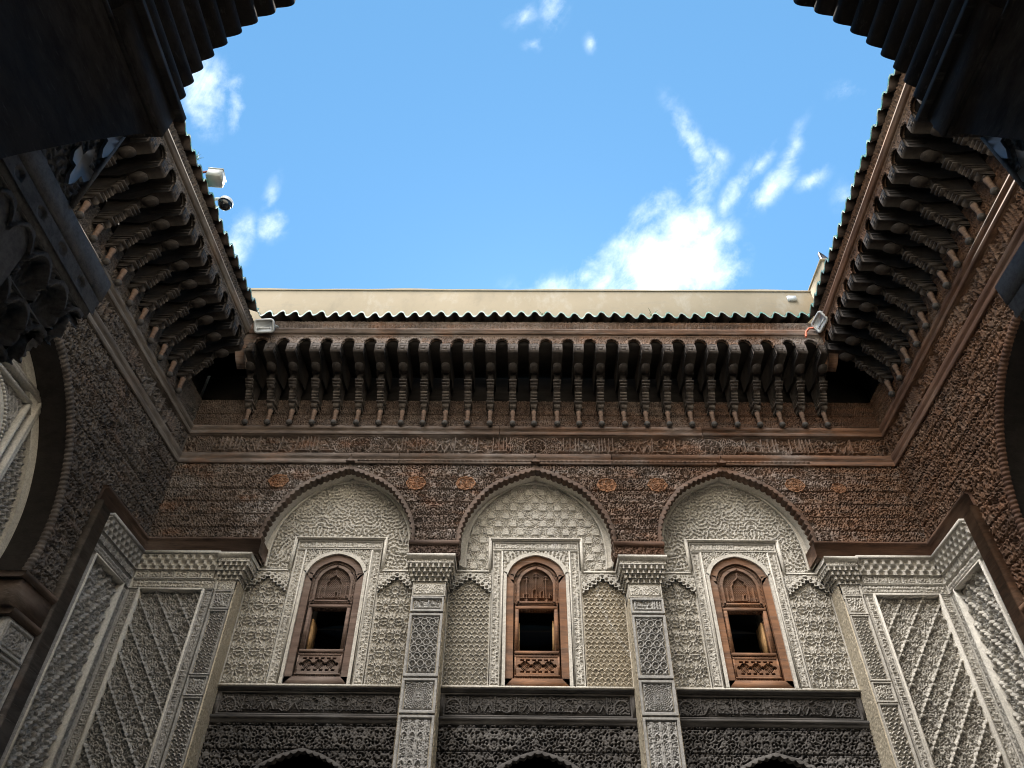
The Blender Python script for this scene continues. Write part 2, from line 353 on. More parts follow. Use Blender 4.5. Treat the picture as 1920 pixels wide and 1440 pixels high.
def letters(W, H, r, seed, base=.18, back=True):
    """band of carved lettering: tall shafts, bowls and loops on a baseline over finer scrolls"""
    g = np.random.default_rng(seed); img = np.zeros((H, W)); S = []; x = 2.0
    zb = base*H
    def line(p, q, rr, n=18):
        for t in np.linspace(0, 1, n): S.append((p[0]+(q[0]-p[0])*t, p[1]+(q[1]-p[1])*t, rr, 1.0))
    def arc(cx, cy, rad, a0, a1, rr, n=18, sy=1.0):
        for t in np.linspace(a0, a1, n): S.append((cx+rad*math.cos(t), cy+rad*sy*math.sin(t), rr, 1.0))
    while x < W-4:
        k = g.integers(0, 7); w = g.uniform(.22, .38)*H
        if k in (0, 1):
            line((x, zb), (x+.02*H, .92*H), r); line((x, zb), (x+w*.7, zb), r); w *= .7
        elif k == 2:
            line((x, zb), (x, .92*H), r); line((x+w*.5, zb), (x+w*.5, .92*H), r); line((x, zb), (x+w*.6, zb), r)
        elif k == 3:
            arc(x+w*.5, zb+w*.35, w*.36, 0, 6.28, r, 22); line((x, zb), (x+w, zb), r)
        elif k == 4:
            arc(x+w*.55, zb+.02*H, w*.55, math.pi, 2*math.pi, r, 20, .75); line((x+w*1.05, zb), (x+w*1.05, zb+.25*H), r, 8)
        elif k == 5:
            line((x, zb), (x+w*.4, zb+.34*H), r); line((x+w*.4, zb+.34*H), (x+w*.8, zb), r)
        else:
            line((x, zb), (x+w, zb), r); arc(x+w*.5, zb+.52*H, w*.3, -1, 2.6, r*.9)
            S.append((x+w*.5, zb+.78*H, r*1.5, 1.0))
        x += w + r*1.1
    stamp(img, S)
    if back:
        b = scroll(W, H, .30*H, max(1.0, r*.62), seed+5, 1.2, .5, lev=.62)
        img = np.maximum(img, b)
    return img
def sampler(img, res=.005, u0=0.0, z0=0.0):
    H, W = img.shape
    def f(u, z):
        x = (u-u0)/res; y = (z-z0)/res
        ix, iy = np.floor(x).astype(int), np.floor(y).astype(int); fx, fy = x-ix, y-iy
        g = lambda a, b: img[b % H, a % W]
        return (g(ix, iy)*(1-fx)+g(ix+1, iy)*fx)*(1-fy) + (g(ix, iy+1)*(1-fx)+g(ix+1, iy+1)*fx)*fy
    return f
def labyrinth(W, H, lam, seed, sx=1.0, sy=1.0, duty=.0, width=.30, it=14):
    """periodic field of scrolling, branching stems (band-passed and sharpened noise), px = 5 mm"""
    g = np.random.default_rng(seed); x = g.normal(size=(H, W))
    fx, fy = np.fft.fftfreq(W)[None, :]*sx, np.fft.fftfreq(H)[:, None]*sy
    k = np.hypot(fx, fy)*lam; G = np.exp(-((k-1)/width)**2)
    for _ in range(it):
        x = np.fft.ifft2(np.fft.fft2(x)*G).real; x = np.tanh(2.2*x/x.std() + duty)
    return np.clip(.5+.95*x, 0, 1)
ss = lambda x, a, b: (lambda t: t*t*(3-2*t))(np.clip((x-a)/(b-a), 0, 1))
def scroll2(W, H, cell, r, seed, turns, leaf, **k): return scroll(W*2, H*2, cell*2, r*2, seed, turns, leaf, **k)
_lab = lambda W, H, lam, seed, **k: labyrinth(W*2, H*2, lam*2, seed, **k)
P_scroll = sampler(mirror(np.maximum(_lab(70, 140, 6.6, 3, sx=.9, duty=-.35)*.9, scroll2(70, 140, 15.0, 1.2, 3, 1.5, .1))))
P_fine = sampler(mirror(np.maximum(_lab(60, 90, 3.3, 11, duty=-.2)*.9, scroll2(60, 90, 8.0, .75, 11, 1.2, .3))))
P_wood = sampler(mirror(np.maximum(_lab(90, 150, 4.3, 21, sx=.8, duty=-.3)*.85, scroll2(90, 150, 11.0, 1.05, 21, 1.2, .9, straight=.12))))
P_wood2 = sampler(mirror(np.maximum(_lab(90, 150, 5.2, 33, sx=.9, duty=-.3)*.82, scroll2(90, 150, 13.0, 1.35, 33, 1.2, 1.0, up=.4))))
P_beam = sampler(mirror(np.maximum(_lab(90, 90, 4.6, 41, duty=-.25)*.78, scroll2(90, 90, 11.0, 1.25, 41, 1.2, 1.0, up=.5))))
P_let = [sampler(letters(340, 84, 2.7, 50+i, .2)) for i in range(4)]
P_letb = [sampler(letters(300, 50, 2.1, 60+i, .22)) for i in range(3)]
P_band = sampler(letters(240, 24, 1.5, 71, .25))
def P_star(u, z, lam=.085, k=1.7):
    f = 0
    for i in range(4):
        a = math.pi*i/4; f = f + np.cos(2*np.pi*(u*math.cos(a)+z*math.sin(a))/lam)
    return ss(.62-np.abs(np.sin(f*k)), 0, .35)
def P_starholes(u, z, du=.226, dz=.235, r=.033):
    v = z/dz; row = np.round(v); best = None
    for k in (0, 1, -1):
        rr = row+k; uu = u/du+.5*(rr % 2); x = (uu-np.round(uu))*du; y = (v-rr)*dz; d = np.hypot(x, y)
        if best is None: best = (d, x, y)
        else:
            m = d < best[0]; best = tuple(np.where(m, n_, o_) for n_, o_ in zip((d, x, y), best))
    d, x, y = best; th = np.arctan2(y, x)
    rad = ss(.0085-d*np.abs(np.sin(6*th))/6, 0, .005)
    rings = np.maximum(ss(.0075-np.abs(d-.088-.012*np.cos(12*th)), 0, .005), ss(.008-np.abs(d-r*1.3), 0, .005))
    h = np.maximum(np.maximum(rad, rings), .5*P_fine(u, z))
    hole = ss(r-d, 0, .007); return h*(1-hole) + hole*(-.5+.45*(.5+.5*np.cos(6*th))*ss(d, .008, .02))
def P_rows(u, z, p=.066):
    row = np.floor(z/p); a = np.abs(((u/p/1.25 + .5*(row % 2)) % 1)-.5)*2; b = (z/p) % 1
    arch = np.abs(b - (.90-.62*a**1.6)); dot = np.hypot(a*.62, b-.22)
    return np.maximum(ss(.20-arch, 0, .10), ss(.17-dot, 0, .08))
def P_rings(u, z, p=.115):
    h = np.zeros_like(u)
    for dx, dz in ((0, 0), (.5, .866)):
        x = u/p-dx; y = z/(p*1.732) - dz/1.732; x = x-np.round(x); y = (y-np.round(y))*1.732
        d = np.hypot(x, y); h = np.maximum(h, np.maximum(ss(.13-np.abs(d-.40), 0, .09), ss(.15-d, 0, .08)))
    return h
def P_rosette(cu, cz, rad):
    def f(u, z):
        x, y = u-cu, z-cz; r = np.hypot(x, y)/rad; t = np.arctan2(y, x)
        s = .5+.5*np.cos(16*t)*np.cos(r*30); q = .5+.5*np.cos(16*t)*np.cos(r*42+2)
        h = np.where(r < .25, s, np.where(r < .8, q, s))
        h = np.maximum(h, ss(.045-np.abs(r-.95), 0, .04)); return np.where(r > 1.02, P_fine(u, z), h)
    return f
def P_arches(u, z, p=.105):
    b = (z/.34) % 1; a = np.abs((u/p) % 1-.5)*2
    return np.maximum(np.maximum(ss(.22-np.abs(a-.82), 0, .15), ss(.06-np.abs(b-.8+.28*a*a), 0, .05)), .75*P_fine(u*1.4, z*1.2))
def P_cart(u, z):
    du, dz = .243, .152; row = np.floor(z/dz); uu = u/du+.5*(row % 2); x = (uu-np.round(uu))*du; y = (z/dz-row)*dz
    top = .052+1.3*np.sqrt(np.clip(.053**2-x*x, 0, 1)); inside = (np.abs(x) < .053) & (y > .006) & (y < top)
    edge = np.minimum(.053-np.abs(x), np.minimum(y-.006, top-y))
    return np.where(inside, np.where(edge < .008, 1.0, .78+.22*P_fine(u*1.5, z*1.5)), .75*P_fine(u*1.1, z*1.1))
def sebka(sg0):
    def f(u, z, pu=.288, pz=.40):
        a = u/pu; b = z/pz; h = np.zeros_like(u)
        for sg in (sg0, -sg0):
            w = a + sg*b; v = a - sg*b; lob = np.abs(np.sin(v*math.pi*3))
            d = np.abs(w - np.round(w))*pu*.81
            wd = (.013 if sg == sg0 else .010)+.012*lob
            h = np.maximum(h, ss(wd-d, 0, .014)*((.80+.20*lob) if sg == sg0 else .80+.14*lob))
        fine = P_fine(u*1.05, z*1.05)
        return np.maximum(h, .60*fine*ss(np.minimum(np.abs((a+b)%1-.0),1), 0, .05))
    return f
def muq(u, z, z0, z1, cw=.095, rows=3):
    """rows of small niches, each row stepping out over the one below"""
    t = np.clip((z-z0)/(z1-z0), 0, .9999)*rows; k = np.floor(t); b = t-k
    a = ((u/cw + .5*(k % 2)) % 1-.5)*2
    top = .80-.45*np.abs(a)**2.2
    hole = (np.abs(a) < .66) & (b < top) & (b > .06)
    d = np.where(hole, -.75+.3*np.abs(a), 0)
    return (k+1)/rows*.55 + .45 + d*.9

def relief(mb, u0, u1, z0, z1, n0, depth, hf, res=.011, mask=None, border=0.0, skirt=.02, gain=1.7):
    """heightfield sheet facing n: h=1 at n0, h=0 sunk by depth; flat border"""
    depth = depth*gain if abs(depth) < .06 else depth
    nu = max(2, int(round(abs(u1-u0)/res))+1); nz = max(2, int(round(abs(z1-z0)/res))+1)
    U, Z = np.meshgrid(np.linspace(u0, u1, nu), np.linspace(z0, z1, nz))
    H = hf(U, Z)
    if border:
        e = np.minimum(np.minimum(U-min(u0, u1), max(u0, u1)-U), np.minimum(Z-z0, z1-Z)); H = np.where(e < border, 1.0, np.where(e < border+.014, -.35, H))
    P = np.stack([U, n0-depth+depth*H, Z], -1)
    m = None
    if mask is not None:
        m = mask((U[:-1, :-1]+U[1:, 1:])/2, (Z[:-1, :-1]+Z[1:, 1:])/2)
    mb.grid(P, m)
    if mask is None and skirt:
        for E_ in (P[0], P[-1], P[:, 0], P[:, -1]):
            B = E_.copy(); B[:, 1] = n0-depth-skirt; mb.grid(np.stack([E_, B]))
    return mb
def relief_side(mb, u, sgn, n0, n1, z0, z1, depth, hf, res=.014):
    """heightfield on a face looking along u (sgn=+1/-1)"""
    nn = max(2, int(round(abs(n1-n0)/res))+1); nz = max(2, int(round((z1-z0)/res))+1)
    A, Z = np.meshgrid(np.linspace(n0, n1, nn), np.linspace(z0, z1, nz)); H = hf(A, Z)
    return mb.grid(np.stack([u + sgn*(-depth+depth*H), A, Z], -1))
def arch_poly(pts, n=81, sym=True):
    """pts from springing to apex (u>=0). Returns left-to-right polyline"""
    pts = np.asarray(pts, float); d = np.concatenate([[0], np.cumsum(np.hypot(*np.diff(pts, axis=0).T))])
    t = np.linspace(0, d[-1], n)
    # Catmull-Rom through points
    Pp = np.vstack([2*pts[0]-pts[1], pts, 2*pts[-1]-pts[-2]]); out = []
    for x in t:
        i = min(max(np.searchsorted(d, x, 'right')-1, 0), len(pts)-2); s = (x-d[i])/(d[i+1]-d[i])
        p0, p1, p2, p3 = Pp[i:i+4]
        out.append(.5*((2*p1)+(-p0+p2)*s+(2*p0-5*p1+4*p2-p3)*s*s+(-p0+3*p1-3*p2+p3)*s**3))
    r = np.array(out); l = r.copy(); l[:, 0] *= -1
    return np.vstack([l, r[::-1][1:]])
def resample(c, step):
    d = np.concatenate([[0], np.cumsum(np.hypot(*np.diff(c, axis=0).T))]); n = max(2, int(d[-1]/step))
    t = np.linspace(0, d[-1], n+1); return np.stack([np.interp(t, d, c[:, 0]), np.interp(t, d, c[:, 1])], 1), t
def inward(c):
    T = np.gradient(c, axis=0); T /= np.linalg.norm(T, axis=1)[:, None]+1e-9
    return np.stack([T[:, 1], -T[:, 0]], 1)      # to the right of travel: left->right over the top means down/in
def arch_mask(c, off=0.0):
    """inside test for an arch polyline given left to right"""
    k = len(c)//2; z = c[:k+1, 1]; w = (c[::-1][:k+1, 0]-c[:k+1, 0])/2; mid = (c[0, 0]+c[-1, 0])/2
    o = np.argsort(z, kind='stable')
    zs, ws = z[o], w[o]
    def f(u, zz): return (np.abs(u-mid) < np.interp(zz, zs, ws, left=ws[0], right=-1)+off)
    return f
def ring(mb, c_out, c_in, n0, n1):
    """flat band between two polylines of equal length, extruded n0..n1"""
    A = lambda c, n: np.stack([c[:, 0], np.full(len(c), n), c[:, 1]], -1)
    mb.grid(np.stack([A(c_out, n1), A(c_in, n1)])); mb.grid(np.stack([A(c_in, n1), A(c_in, n0)])); mb.grid(np.stack([A(c_out, n0), A(c_out, n1)]))
    for i in (0, -1):
        mb.add([(c_out[i, 0], n0, c_out[i, 1]), (c_out[i, 0], n1, c_out[i, 1]), (c_in[i, 0], n1, c_in[i, 1]), (c_in[i, 0], n0, c_in[i, 1])], [(0, 1, 2, 3)])
    return mb
def lobed_arch(mb, c, n0, n1, amp, pitch, band=.06, proud=.03, step=.012):
    """scalloped intrados running back from n1 to n0, with a face band"""
    c, t = resample(c, step); nv = inward(c); L = t[-1]; k = max(1, round(L/pitch))
    ci = c + nv*(amp*np.abs(np.sin(np.pi*t/L*k))[:, None])
    A = lambda cc, n: np.stack([cc[:, 0], np.full(len(cc), n), cc[:, 1]], -1)
    mb.grid(np.stack([A(ci, n1+proud), A(ci, n0)]))
    co = c - nv*band
    mb.grid(np.stack([A(co, n1), A(co, n1+proud), A(ci, n1+proud)]))
    return mb

# ------------------------------------------------------------------ common pieces
def moulding(mb, u0, u1, prof):
    """prof: closed (n,z) polygon"""
    return mb.prism(prof, 'u', u0, u1)
def ledge(z0, z1, n0=0.0, p=.06, k=2):
    """stepped, slightly rounded string-course profile"""
    h = z1-z0
    return [(n0-.02, z0), (n0+p*.45, z0), (n0+p*.55, z0+h*.10), (n0+p*.55, z0+h*.36), (n0+p*.35, z0+h*.42), (n0+p*.35, z0+h*.52), (n0+p*.8, z0+h*.60), (n0+p, z0+h*.72), (n0+p, z0+h*.92), (n0+p*.8, z1), (n0-.02, z1)]
def corbel_mesh():
    mb = MB(); tr = MB(); tr2 = MB()
    # beam
    w = .088
    beam = [(.0, 10.98), (.0, 10.60), (.36, 10.56), (.56, 10.64), (.62, 10.71), (.88, 10.735), (.90, 10.75), (.90, 10.93), (.88, 10.98)]
    mb.prism(beam, 'u', -w, w)
    # carved bud under the beam
    t = np.linspace(-np.pi/2, np.pi/2, 11); nn, zz = 13, 16
    th = np.linspace(0, 2*np.pi, zz+1); A, B = np.meshgrid(t, th, indexing='ij')
    rb = 1+.06*np.cos(4*B)
    mb.grid(np.stack([.074*np.sin(A), .59+.125*np.cos(A)**.5*np.cos(B)*rb, 10.64+.075*np.cos(A)**.5*np.sin(B)*rb], -1))
    for i, (n, z) in enumerate(((.485, 10.455), (.455, 10.405), (.425, 10.36))):
        tr.box(-.060-.005*(2-i), .060+.005*(2-i), n-.12, n, z-.012, z+.012)
    mb.prism([(0, 10.62), (0, 10.31), (.33, 10.30), (.37, 10.36), (.40, 10.43), (.46, 10.49), (.47, 10.62)], 'u', -.050, .050)
    for i, (n, z) in enumerate(((.335, 10.30), (.305, 10.252), (.275, 10.205))):
        tr.prism([(0, z-.018), (n-.03, z-.018), (n, z-.010), (n, z+.010), (n-.02, z+.018), (0, z+.018)], 'u', -.060, .060)
    tr.box(-.070, .070, 0, .245, 10.145, 10.180)
    tr.prism([(0, 10.07), (.15, 10.07), (.20, 10.09), (.205, 10.142), (0, 10.142)], 'u', -.056, .056)
    tr.box(-.045, .045, .06, .145, 10.04, 10.07)
    # bevelled nose and carved sides of the beam
    for s_ in (-1, 1):
        mb.box(s_*.088, s_*.094, .62, .86, 10.80, 10.815); mb.box(s_*.088, s_*.094, .62, .86, 10.87, 10.885)
    tr2.box(-.06, .06, .90, .906, 10.775, 10.79); tr2.box(-.06, .06, .90, .906, 10.88, 10.895); tr2.box(-.03, .03, .90, .908, 10.80, 10.87)
    tr2.prism([(.86, 10.742), (.903, 10.755), (.903, 10.932), (.86, 10.932)], 'u', -.0895, .0895)
    tr.prism([(0, 10.05), (.12, 10.05), (.22, 10.2), (.30, 10.33), (.42, 10.47), (0, 10.47)], 'u', -.045, .045)
    return mb, tr, tr2
def corbel_column():
    mb = MB()
    prof = [(.0, 9.80), (.034, 9.80), (.039, 9.82), (.033, 9.835), (.038, 9.85), (.033, 9.93), (.041, 9.937), (.034, 9.945), (.041, 9.955), (.045, 10.04), (0, 10.04)]
    return mb.lathe(prof, (0, .10, 0), 'z', 12)
def corbel_ball():
    t = np.linspace(-np.pi/2, np.pi/2, 9)
    return MB().lathe([(.054*math.cos(a), .056*math.sin(a)) for a in t], (0, .11, 9.765), 'z', 12)
corb_proto = None
def corbels(parent, us, m_body, m_col):
    global corb_proto
    for i, u in enumerate(us):
        if corb_proto is None:
            bm_, tm_, nm_ = corbel_mesh(); b = bm_.build('corbel', M['corbel_body'], parent); e = tm_.build('corbel_trim', m_body, parent); f = nm_.build('corbel_nose', m_body, parent)
            c = corbel_column().build('corbel_colonnette', m_col, parent, True); d = corbel_ball().build('corbel_knob', M['wood_black'], parent, True)
            corb_proto = (b, c, d, e, f); grp = corb_proto
        else:
            grp = []
            for x, mm in zip(corb_proto, (None, m_col, None, m_body, m_body)):
                y = x.copy(); C.objects.link(y); y.parent = parent; grp.append(y)
                if mm is not None and mm is not x.data.materials[0]:
                    y.material_slots[0].link = 'OBJECT'; y.material_slots[0].material = mm
        j = rng.normal(0, .006); a = rng.normal(0, .012)
        for x in grp: x.location = (u+j, 0, 0); x.rotation_euler = (0, 0, a)
def fascia_board(mb, us, ua, ub, n0, n1):
    """board over the corbels, cut by a lobed arch between each pair"""
    res = .012; nu = int((ub-ua)/res); z0, z1 = 10.935, 11.16; nz = 19
    U, Z = np.meshgrid(np.linspace(ua, ub, nu+1), np.linspace(z0, z1, nz))
    mid = (np.asarray(us)[:-1]+np.asarray(us)[1:])/2
    half = (us[1]-us[0])/2-.088
    Uc, Zc = (U[:-1, :-1]+U[1:, 1:])/2, (Z[:-1, :-1]+Z[1:, 1:])/2
    d = np.min(np.abs(Uc[..., None]-mid), -1)
    rel = np.clip((Zc-10.97)/.115, 0, 1.2); hw = half*np.sqrt(np.clip(1-rel**2, 0, 1))*(1+.07*np.sin(rel*22)); hw = np.where(Zc < 10.97, half, hw)
    keep = ~((d < hw) & (rel < 1))
    keep |= (Uc < us[0]-.1) | (Uc > us[-1]+.1)
    dd = np.min(np.abs(U[..., None]-mid), -1); ar = np.hypot(dd, np.maximum(Z-10.975, 0)*1.0)
    H = np.maximum(.8*P_fine(U*.9, Z*.9), ss(.012-np.abs(ar-half-.022), 0, .008)); H = np.where(Z > 11.13, 1.0, H)
    mb.grid(np.stack([U, n1-.034+.034*H, Z], -1), keep)
    mb.grid(np.stack([U, np.full_like(U, n0), Z], -1), keep)
    return mb
def cornice(parent, ua, ub, us, mw, mt, mroof=True, wall_u=None):
    """wooden bracketed eave: soffit, fascia, mouldings (one part) with its corbels as sub-parts"""
    mb = MB()
    fascia_board(mb, us, ua, ub, .83, .90)
    mb.box(ua, ub, .78, .845, 11.155, 11.30)
    co = mb.build('cornice', mw, parent)
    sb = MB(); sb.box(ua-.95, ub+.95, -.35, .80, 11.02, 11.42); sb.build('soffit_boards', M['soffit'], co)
    tr = MB(); moulding(tr, ua, ub, [(.80, 11.165), (.92, 11.165), (.945, 11.18), (.93, 11.22), (.955, 11.235), (.955, 11.275), (.80, 11.285)])
    tr.build('cornice_moulding', mt, co)
    ub_ = MB()
    n = int((ub-ua)/.010); U, T = np.meshgrid(np.linspace(ua, ub, n+1), np.linspace(0, 1, 17))
    H = .5+.5*np.cos(U*2*np.pi/.11)*np.cos(T*7)
    tri = ss(.55-np.abs(((U/.075) % 1)-.5)*1.4-T*.55, 0, .12)
    ub_.grid(np.stack([U, .885+.07*T**1.5+.026*np.maximum(tri, .6*P_fine(U, T*.15)), 11.285+.15*T], -1))
    ub_.box(ua, ub, .60, .89, 11.29, 11.43)
    ub_.build('carved_cavetto', mw, co)
    corbels(co, us, M['corbel'] if mw is M['wood'] else M['corbel_side'], M['colonnette'])
    return co
def tiles(parent, ua, ub, name='tiled_roof', seed=1):
    g = np.random.default_rng(seed); p = .242; k = int(round((ub-ua)/p)); p = (ub-ua)/k
    per = 22; nu = k*per+1; u = np.linspace(ua, ub, nu); i = np.minimum((np.arange(nu)//per), k-1); ph = (np.arange(nu) % per)/per
    cw = np.cos(2*np.pi*ph); w = .088*np.sign(cw)*np.abs(cw)**.85 + .015
    jz, jn_ = g.normal(0, .007, k+1), g.normal(0, .012, k+1); x = np.arange(nu)/per
    jit = np.interp(x, np.arange(k+1)+.5, jz); jn = np.interp(x, np.arange(k+1)+.5, jn_) - .022*cw
    sag = .018*np.sin(u*1.3+seed)
    mb = MB(); rim = MB()
    S = np.concatenate([[0], np.linspace(.02, 1.5, 13)])
    def sheet(dz):
        return np.array([np.stack([u, 1.05+jn-s*.98*np.ones(nu), 11.555+jit+sag+w+s*.42+dz + .010*((s/.42) % 1)], -1) for s in S])
    top, bot = sheet(0), sheet(-.036)
    mb.grid(top)
    o = mb.build(name, M['glaze'], parent, True)
    a, b = top[0].copy(), bot[0].copy(); a[:, 1] += .003; b[:, 1] += .003; a[:, 2] += .004
    rim.grid(np.stack([top[1]+[0, 0, .003], a, b])); rim.build('tile_rim', M['glaze_rim'], o)
    un = MB(); un.grid(bot); un.build('tile_underside', M['clay'], o, True)
    bd = MB(); bd.box(ua, ub, -.4, .84, 11.43, 11.45)
    bd.prism([(.82, 11.45), (-.4, 11.45), (-.4, 11.98), (-.2, 11.90)], 'u', ua+.03, ub-.03)
    bd.build('roof_bed', M['roof'], o)
    return o

# ------------------------------------------------------------------ ground
g = MB(); g.box(-400, 400, -400, 400, -.2, 0.0)
ground = g.build('courtyard_floor', M['floor']); ground['kind'] = 'structure'

# ------------------------------------------------------------------ back facade
ARCH = [(1.20, 7.22), (1.202, 7.58), (1.185, 7.74), (1.127, 7.93), (1.042, 8.105), (.938, 8.27), (.805, 8.437), (.669, 8.555), (.53, 8.642), (.363, 8.725), (.19, 8.80), (.06, 8.845), (0, 8.90)]
LUN = [(1.09, 7.2), (1.092, 7.55), (1.045, 7.888), (.935, 8.145), (.775, 8.375), (.555, 8.585), (.30, 8.73), (0, 8.785)]
BAY = 3.11
def board_wood(pat, z0, pitch=.245, ros=True):
    def f(u, z):
        k = np.floor((z-z0)/pitch); b = (z-z0)/pitch-k
        h = pat(u+.37*k, z)
        if ros:
            x = ((u+.31*k)/.62) % 1-.5; y = (b-.5)*pitch; r = np.hypot(x*.62, y); th = np.arctan2(y, x*.62)
            on = (k % 2 == 1) & (r < .085)
            h = np.where(on, np.maximum(.5+.5*np.cos(12*th), ss(.014-np.abs(r-.08), 0, .01)), h)
        return np.where((b < .018) | (b > .982), -.15, h)
    return f
def swap(p): return lambda u, z: p(z, u)
back = thing('back_facade', 'back courtyard wall with three arched window bays below a bracketed cedar eave', 'wall', (.25, 10.0, 0))
core = MB()
NB = -.44
segs = [(-6.6, -3.44), (-2.78, -.33), (.33, 2.78), (3.44, 6.6)]
core.box(-6.6, 6.6, -.95, NB, 7.25, 11.5); core.box(-6.6, 6.6, -.95, NB, 4.72, 5.50)
for a, b in segs: core.box(a, b, -.951, NB-.001, 5.495, 7.255)
for a, b in [(-6.6, -3.95), (-2.27, -.84), (.84, 2.27), (3.95, 6.6)]: core.box(a, b, -.951, NB-.001, 0, 4.725)
for s in (-1, 1):
    core.box(s*4.46, s*6.3, NB, -.13, 0, 7.22)
    core.box(s*4.46, s*4.9, NB-.01, -.035, 0, 7.2)
    core.box(s*5.88, s*6.2, NB-.01, -.035, 0, 7.2); core.box(s*4.9, s*5.88, NB-.011, -.035, 6.66, 7.2)
core.box(-6.3, 6.3, NB, -.14, 8.98, 11.2)
core.build('masonry', M['plaster'], back)
rooms = MB()   # dark rooms behind the windows and the lower arches
for c in (-BAY, 0, BAY):
    for (a, b, z0, z1) in ((c-1.3, c+1.3, 5.0, 7.6), (c-1.3, c+1.3, 0, 4.9)):
        rooms.box(a, b, -3.6, -3.5, z0, z1); rooms.box(a-.1, a, -3.6, -.95, z0, z1); rooms.box(b, b+.1, -3.6, -.95, z0, z1)
        rooms.box(a-.1, b+.1, -3.6, -.95, z1, z1+.1); rooms.box(a-.1, b+.1, -3.6, -.95, z0-.1 if z0 > 1 else .002, z0 if z0 > 1 else .01)
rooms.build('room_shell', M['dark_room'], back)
# carved cedar wall with its three arches
arcs = {c: arch_poly([(u*(.985 if c else 1), z) for u, z in ARCH]) + np.array([c, 0]) for c in (-BAY, 0, BAY)}
msk = {c: arch_mask(a, .03) for c, a in arcs.items()}
mb = MB()
relief(mb, -6.13, 6.13, 7.475, 8.96, 0, .042, board_wood(P_wood, 7.475), .0085,
       mask=lambda u, z: ~(msk[-BAY](u, z) | msk[0](u, z) | msk[BAY](u, z)))
spandrel = mb.build('carved_spandrel', M['wood'], back)
for u, z in ((-4.25, 8.60), (-1.97, 8.57), (-1.15, 8.57), (1.17, 8.55), (2.0, 8.56), (4.25, 8.57), (4.95, 8.52)):
    md = MB(); r = .135 if abs(u) < 4.5 else .10
    relief(md, u-r*1.25, u+r*1.25, z-r*1.15, z+r*1.15, .014, .03, lambda U, Z, u=u, z=z, r=r: np.maximum(P_wood(U*1.5, Z*1.5), ss(.10-np.abs(np.hypot((U-u)/1.2, Z-z)/r-.93), 0, .08)), .009,
           mask=lambda U, Z, u=u, z=z, r=r: np.hypot((U-u)/1.2, Z-z) < r*(1+.05*np.cos(8*np.arctan2(Z-z, U-u))))
    md.build('medallion', M['medallion'], spandrel)
for c, a in arcs.items():
    la_ = lobed_arch(MB(), a, -.15, 0, .036, .098, .036, .016, .0105).build('lobed_arch', M['wood_dark'], back)
    sf_ = MB(); A_ = lambda n, cc: np.stack([cc[:, 0], np.full(len(cc), n), cc[:, 1]], -1); a2_, _ = resample(a, .03); nv_ = inward(a2_); a2_ = a2_ + nv_*.012
    sf_.grid(np.stack([A_(-.145, a2_), A_(-.37, a2_)])); sf_.build('plaster_soffit', M['plaster'], back, True)
    fi = MB(); fi.prism([(c-.075, 8.965), (c-.02, 9.03), (c-.012, 9.075), (c, 9.105), (c+.012, 9.075), (c+.02, 9.03), (c+.075, 8.965)], 'n', 0, .085)
    fi.build('arch_finial', M['wood_trim'], back)
# mouldings and inscription frieze
mo = MB()
for a, b in ((-6.04, -2.31), (-2.30, 1.28), (1.29, 6.04)): moulding(mo, a, b, ledge(8.955, 9.155, 0, .048))
for a, b in ((-6.04, -.62), (-.61, 2.9), (2.91, 6.04)): moulding(mo, a, b, ledge(9.575, 9.745, 0, .065))
n = int(12/.03); mo.grid(np.stack(np.broadcast_arrays(np.linspace(-3, 4.6, n)[None, :], np.array([.032, .046, .032])[:, None]+.008*np.sin(np.arange(n)*1.57)[None, :], np.array([9.0, 9.015, 9.03])[:, None]), -1))
mo.build('cedar_moulding', M['wood_trim'], back)
def frieze_h(u, z):
    v = (z-9.165)/1.0; k = np.round(u/3.02); x = u-k*3.02
    r = np.hypot(x, (z-9.365)*1.15); th = np.arctan2(z-9.365, x)
    ros = np.maximum(ss(.02-np.abs(r-.135-.03*np.cos(8*th)), 0, .012), np.maximum((.5+.5*np.cos(8*th))*(r < .10), ss(.02-np.abs(r-.19), 0, .012)*.7))
    ros = np.maximum(ros, np.where(r > .21, P_fine(u, z), 0))
    let = np.where(np.floor((u+20)/1.51) % 2 == 0, P_let[0](u, v), P_let[1](u+.6, v))
    edge = ss(.012-np.abs(np.abs(x)-.42-.05*np.cos((z-9.365)*16)), 0, .008)
    return np.maximum(np.where(np.abs(x) < .42+.05*np.cos((z-9.365)*16), ros, let), edge)
mb = MB(); relief(mb, -6.12, 6.12, 9.15, 9.58, .005, .045, frieze_h, .0085, border=.02); mb.build('inscription_frieze', M['wood'], back)
mb = MB(); relief(mb, -6.12, 6.12, 9.745, 10.38, .0, .024, lambda u, z: np.where(np.abs(z-10.05) < .010, -.4, P_fine(u*.9, z*.9)), .0095); mb.box(-6.12, 6.12, -.14, -.05, 9.74, 10.375)
mb.build('eave_backboard', M['wood_dark'], back)
mb = MB(); mb.box(-6.12, 6.12, -.14, -.08, 10.37, 11.03); mb.build('shaded_upper_board', M['soffit'], back)  # shade between the corbels painted into the board's dark colour
us = -5.086 + .3912*np.arange(27)
co = cornice(back, -5.15, 5.15, us, M['wood'], M['wood_trim'])
for s in (-1, 1):
    cb_ = MB(); cb_.box(s*5.10, s*5.32, .70, .905, 10.80, 11.44); cb_.prism([(s*5.13, .3), (s*5.13, .93), (s*5.165, .96), (s*5.30, .96), (s*5.30, .3)], 'z', 11.17, 11.29); cb_.prism([(.905, 10.80), (.70, 10.80), (.60, 10.60), (.62, 10.56), (.78, 10.62), (.905, 10.72)], 'u', s*5.13, s*5.29)
    cb_.build('corner_block', M['wood'], co)
tiles(back, -5.1, 5.1, seed=2)
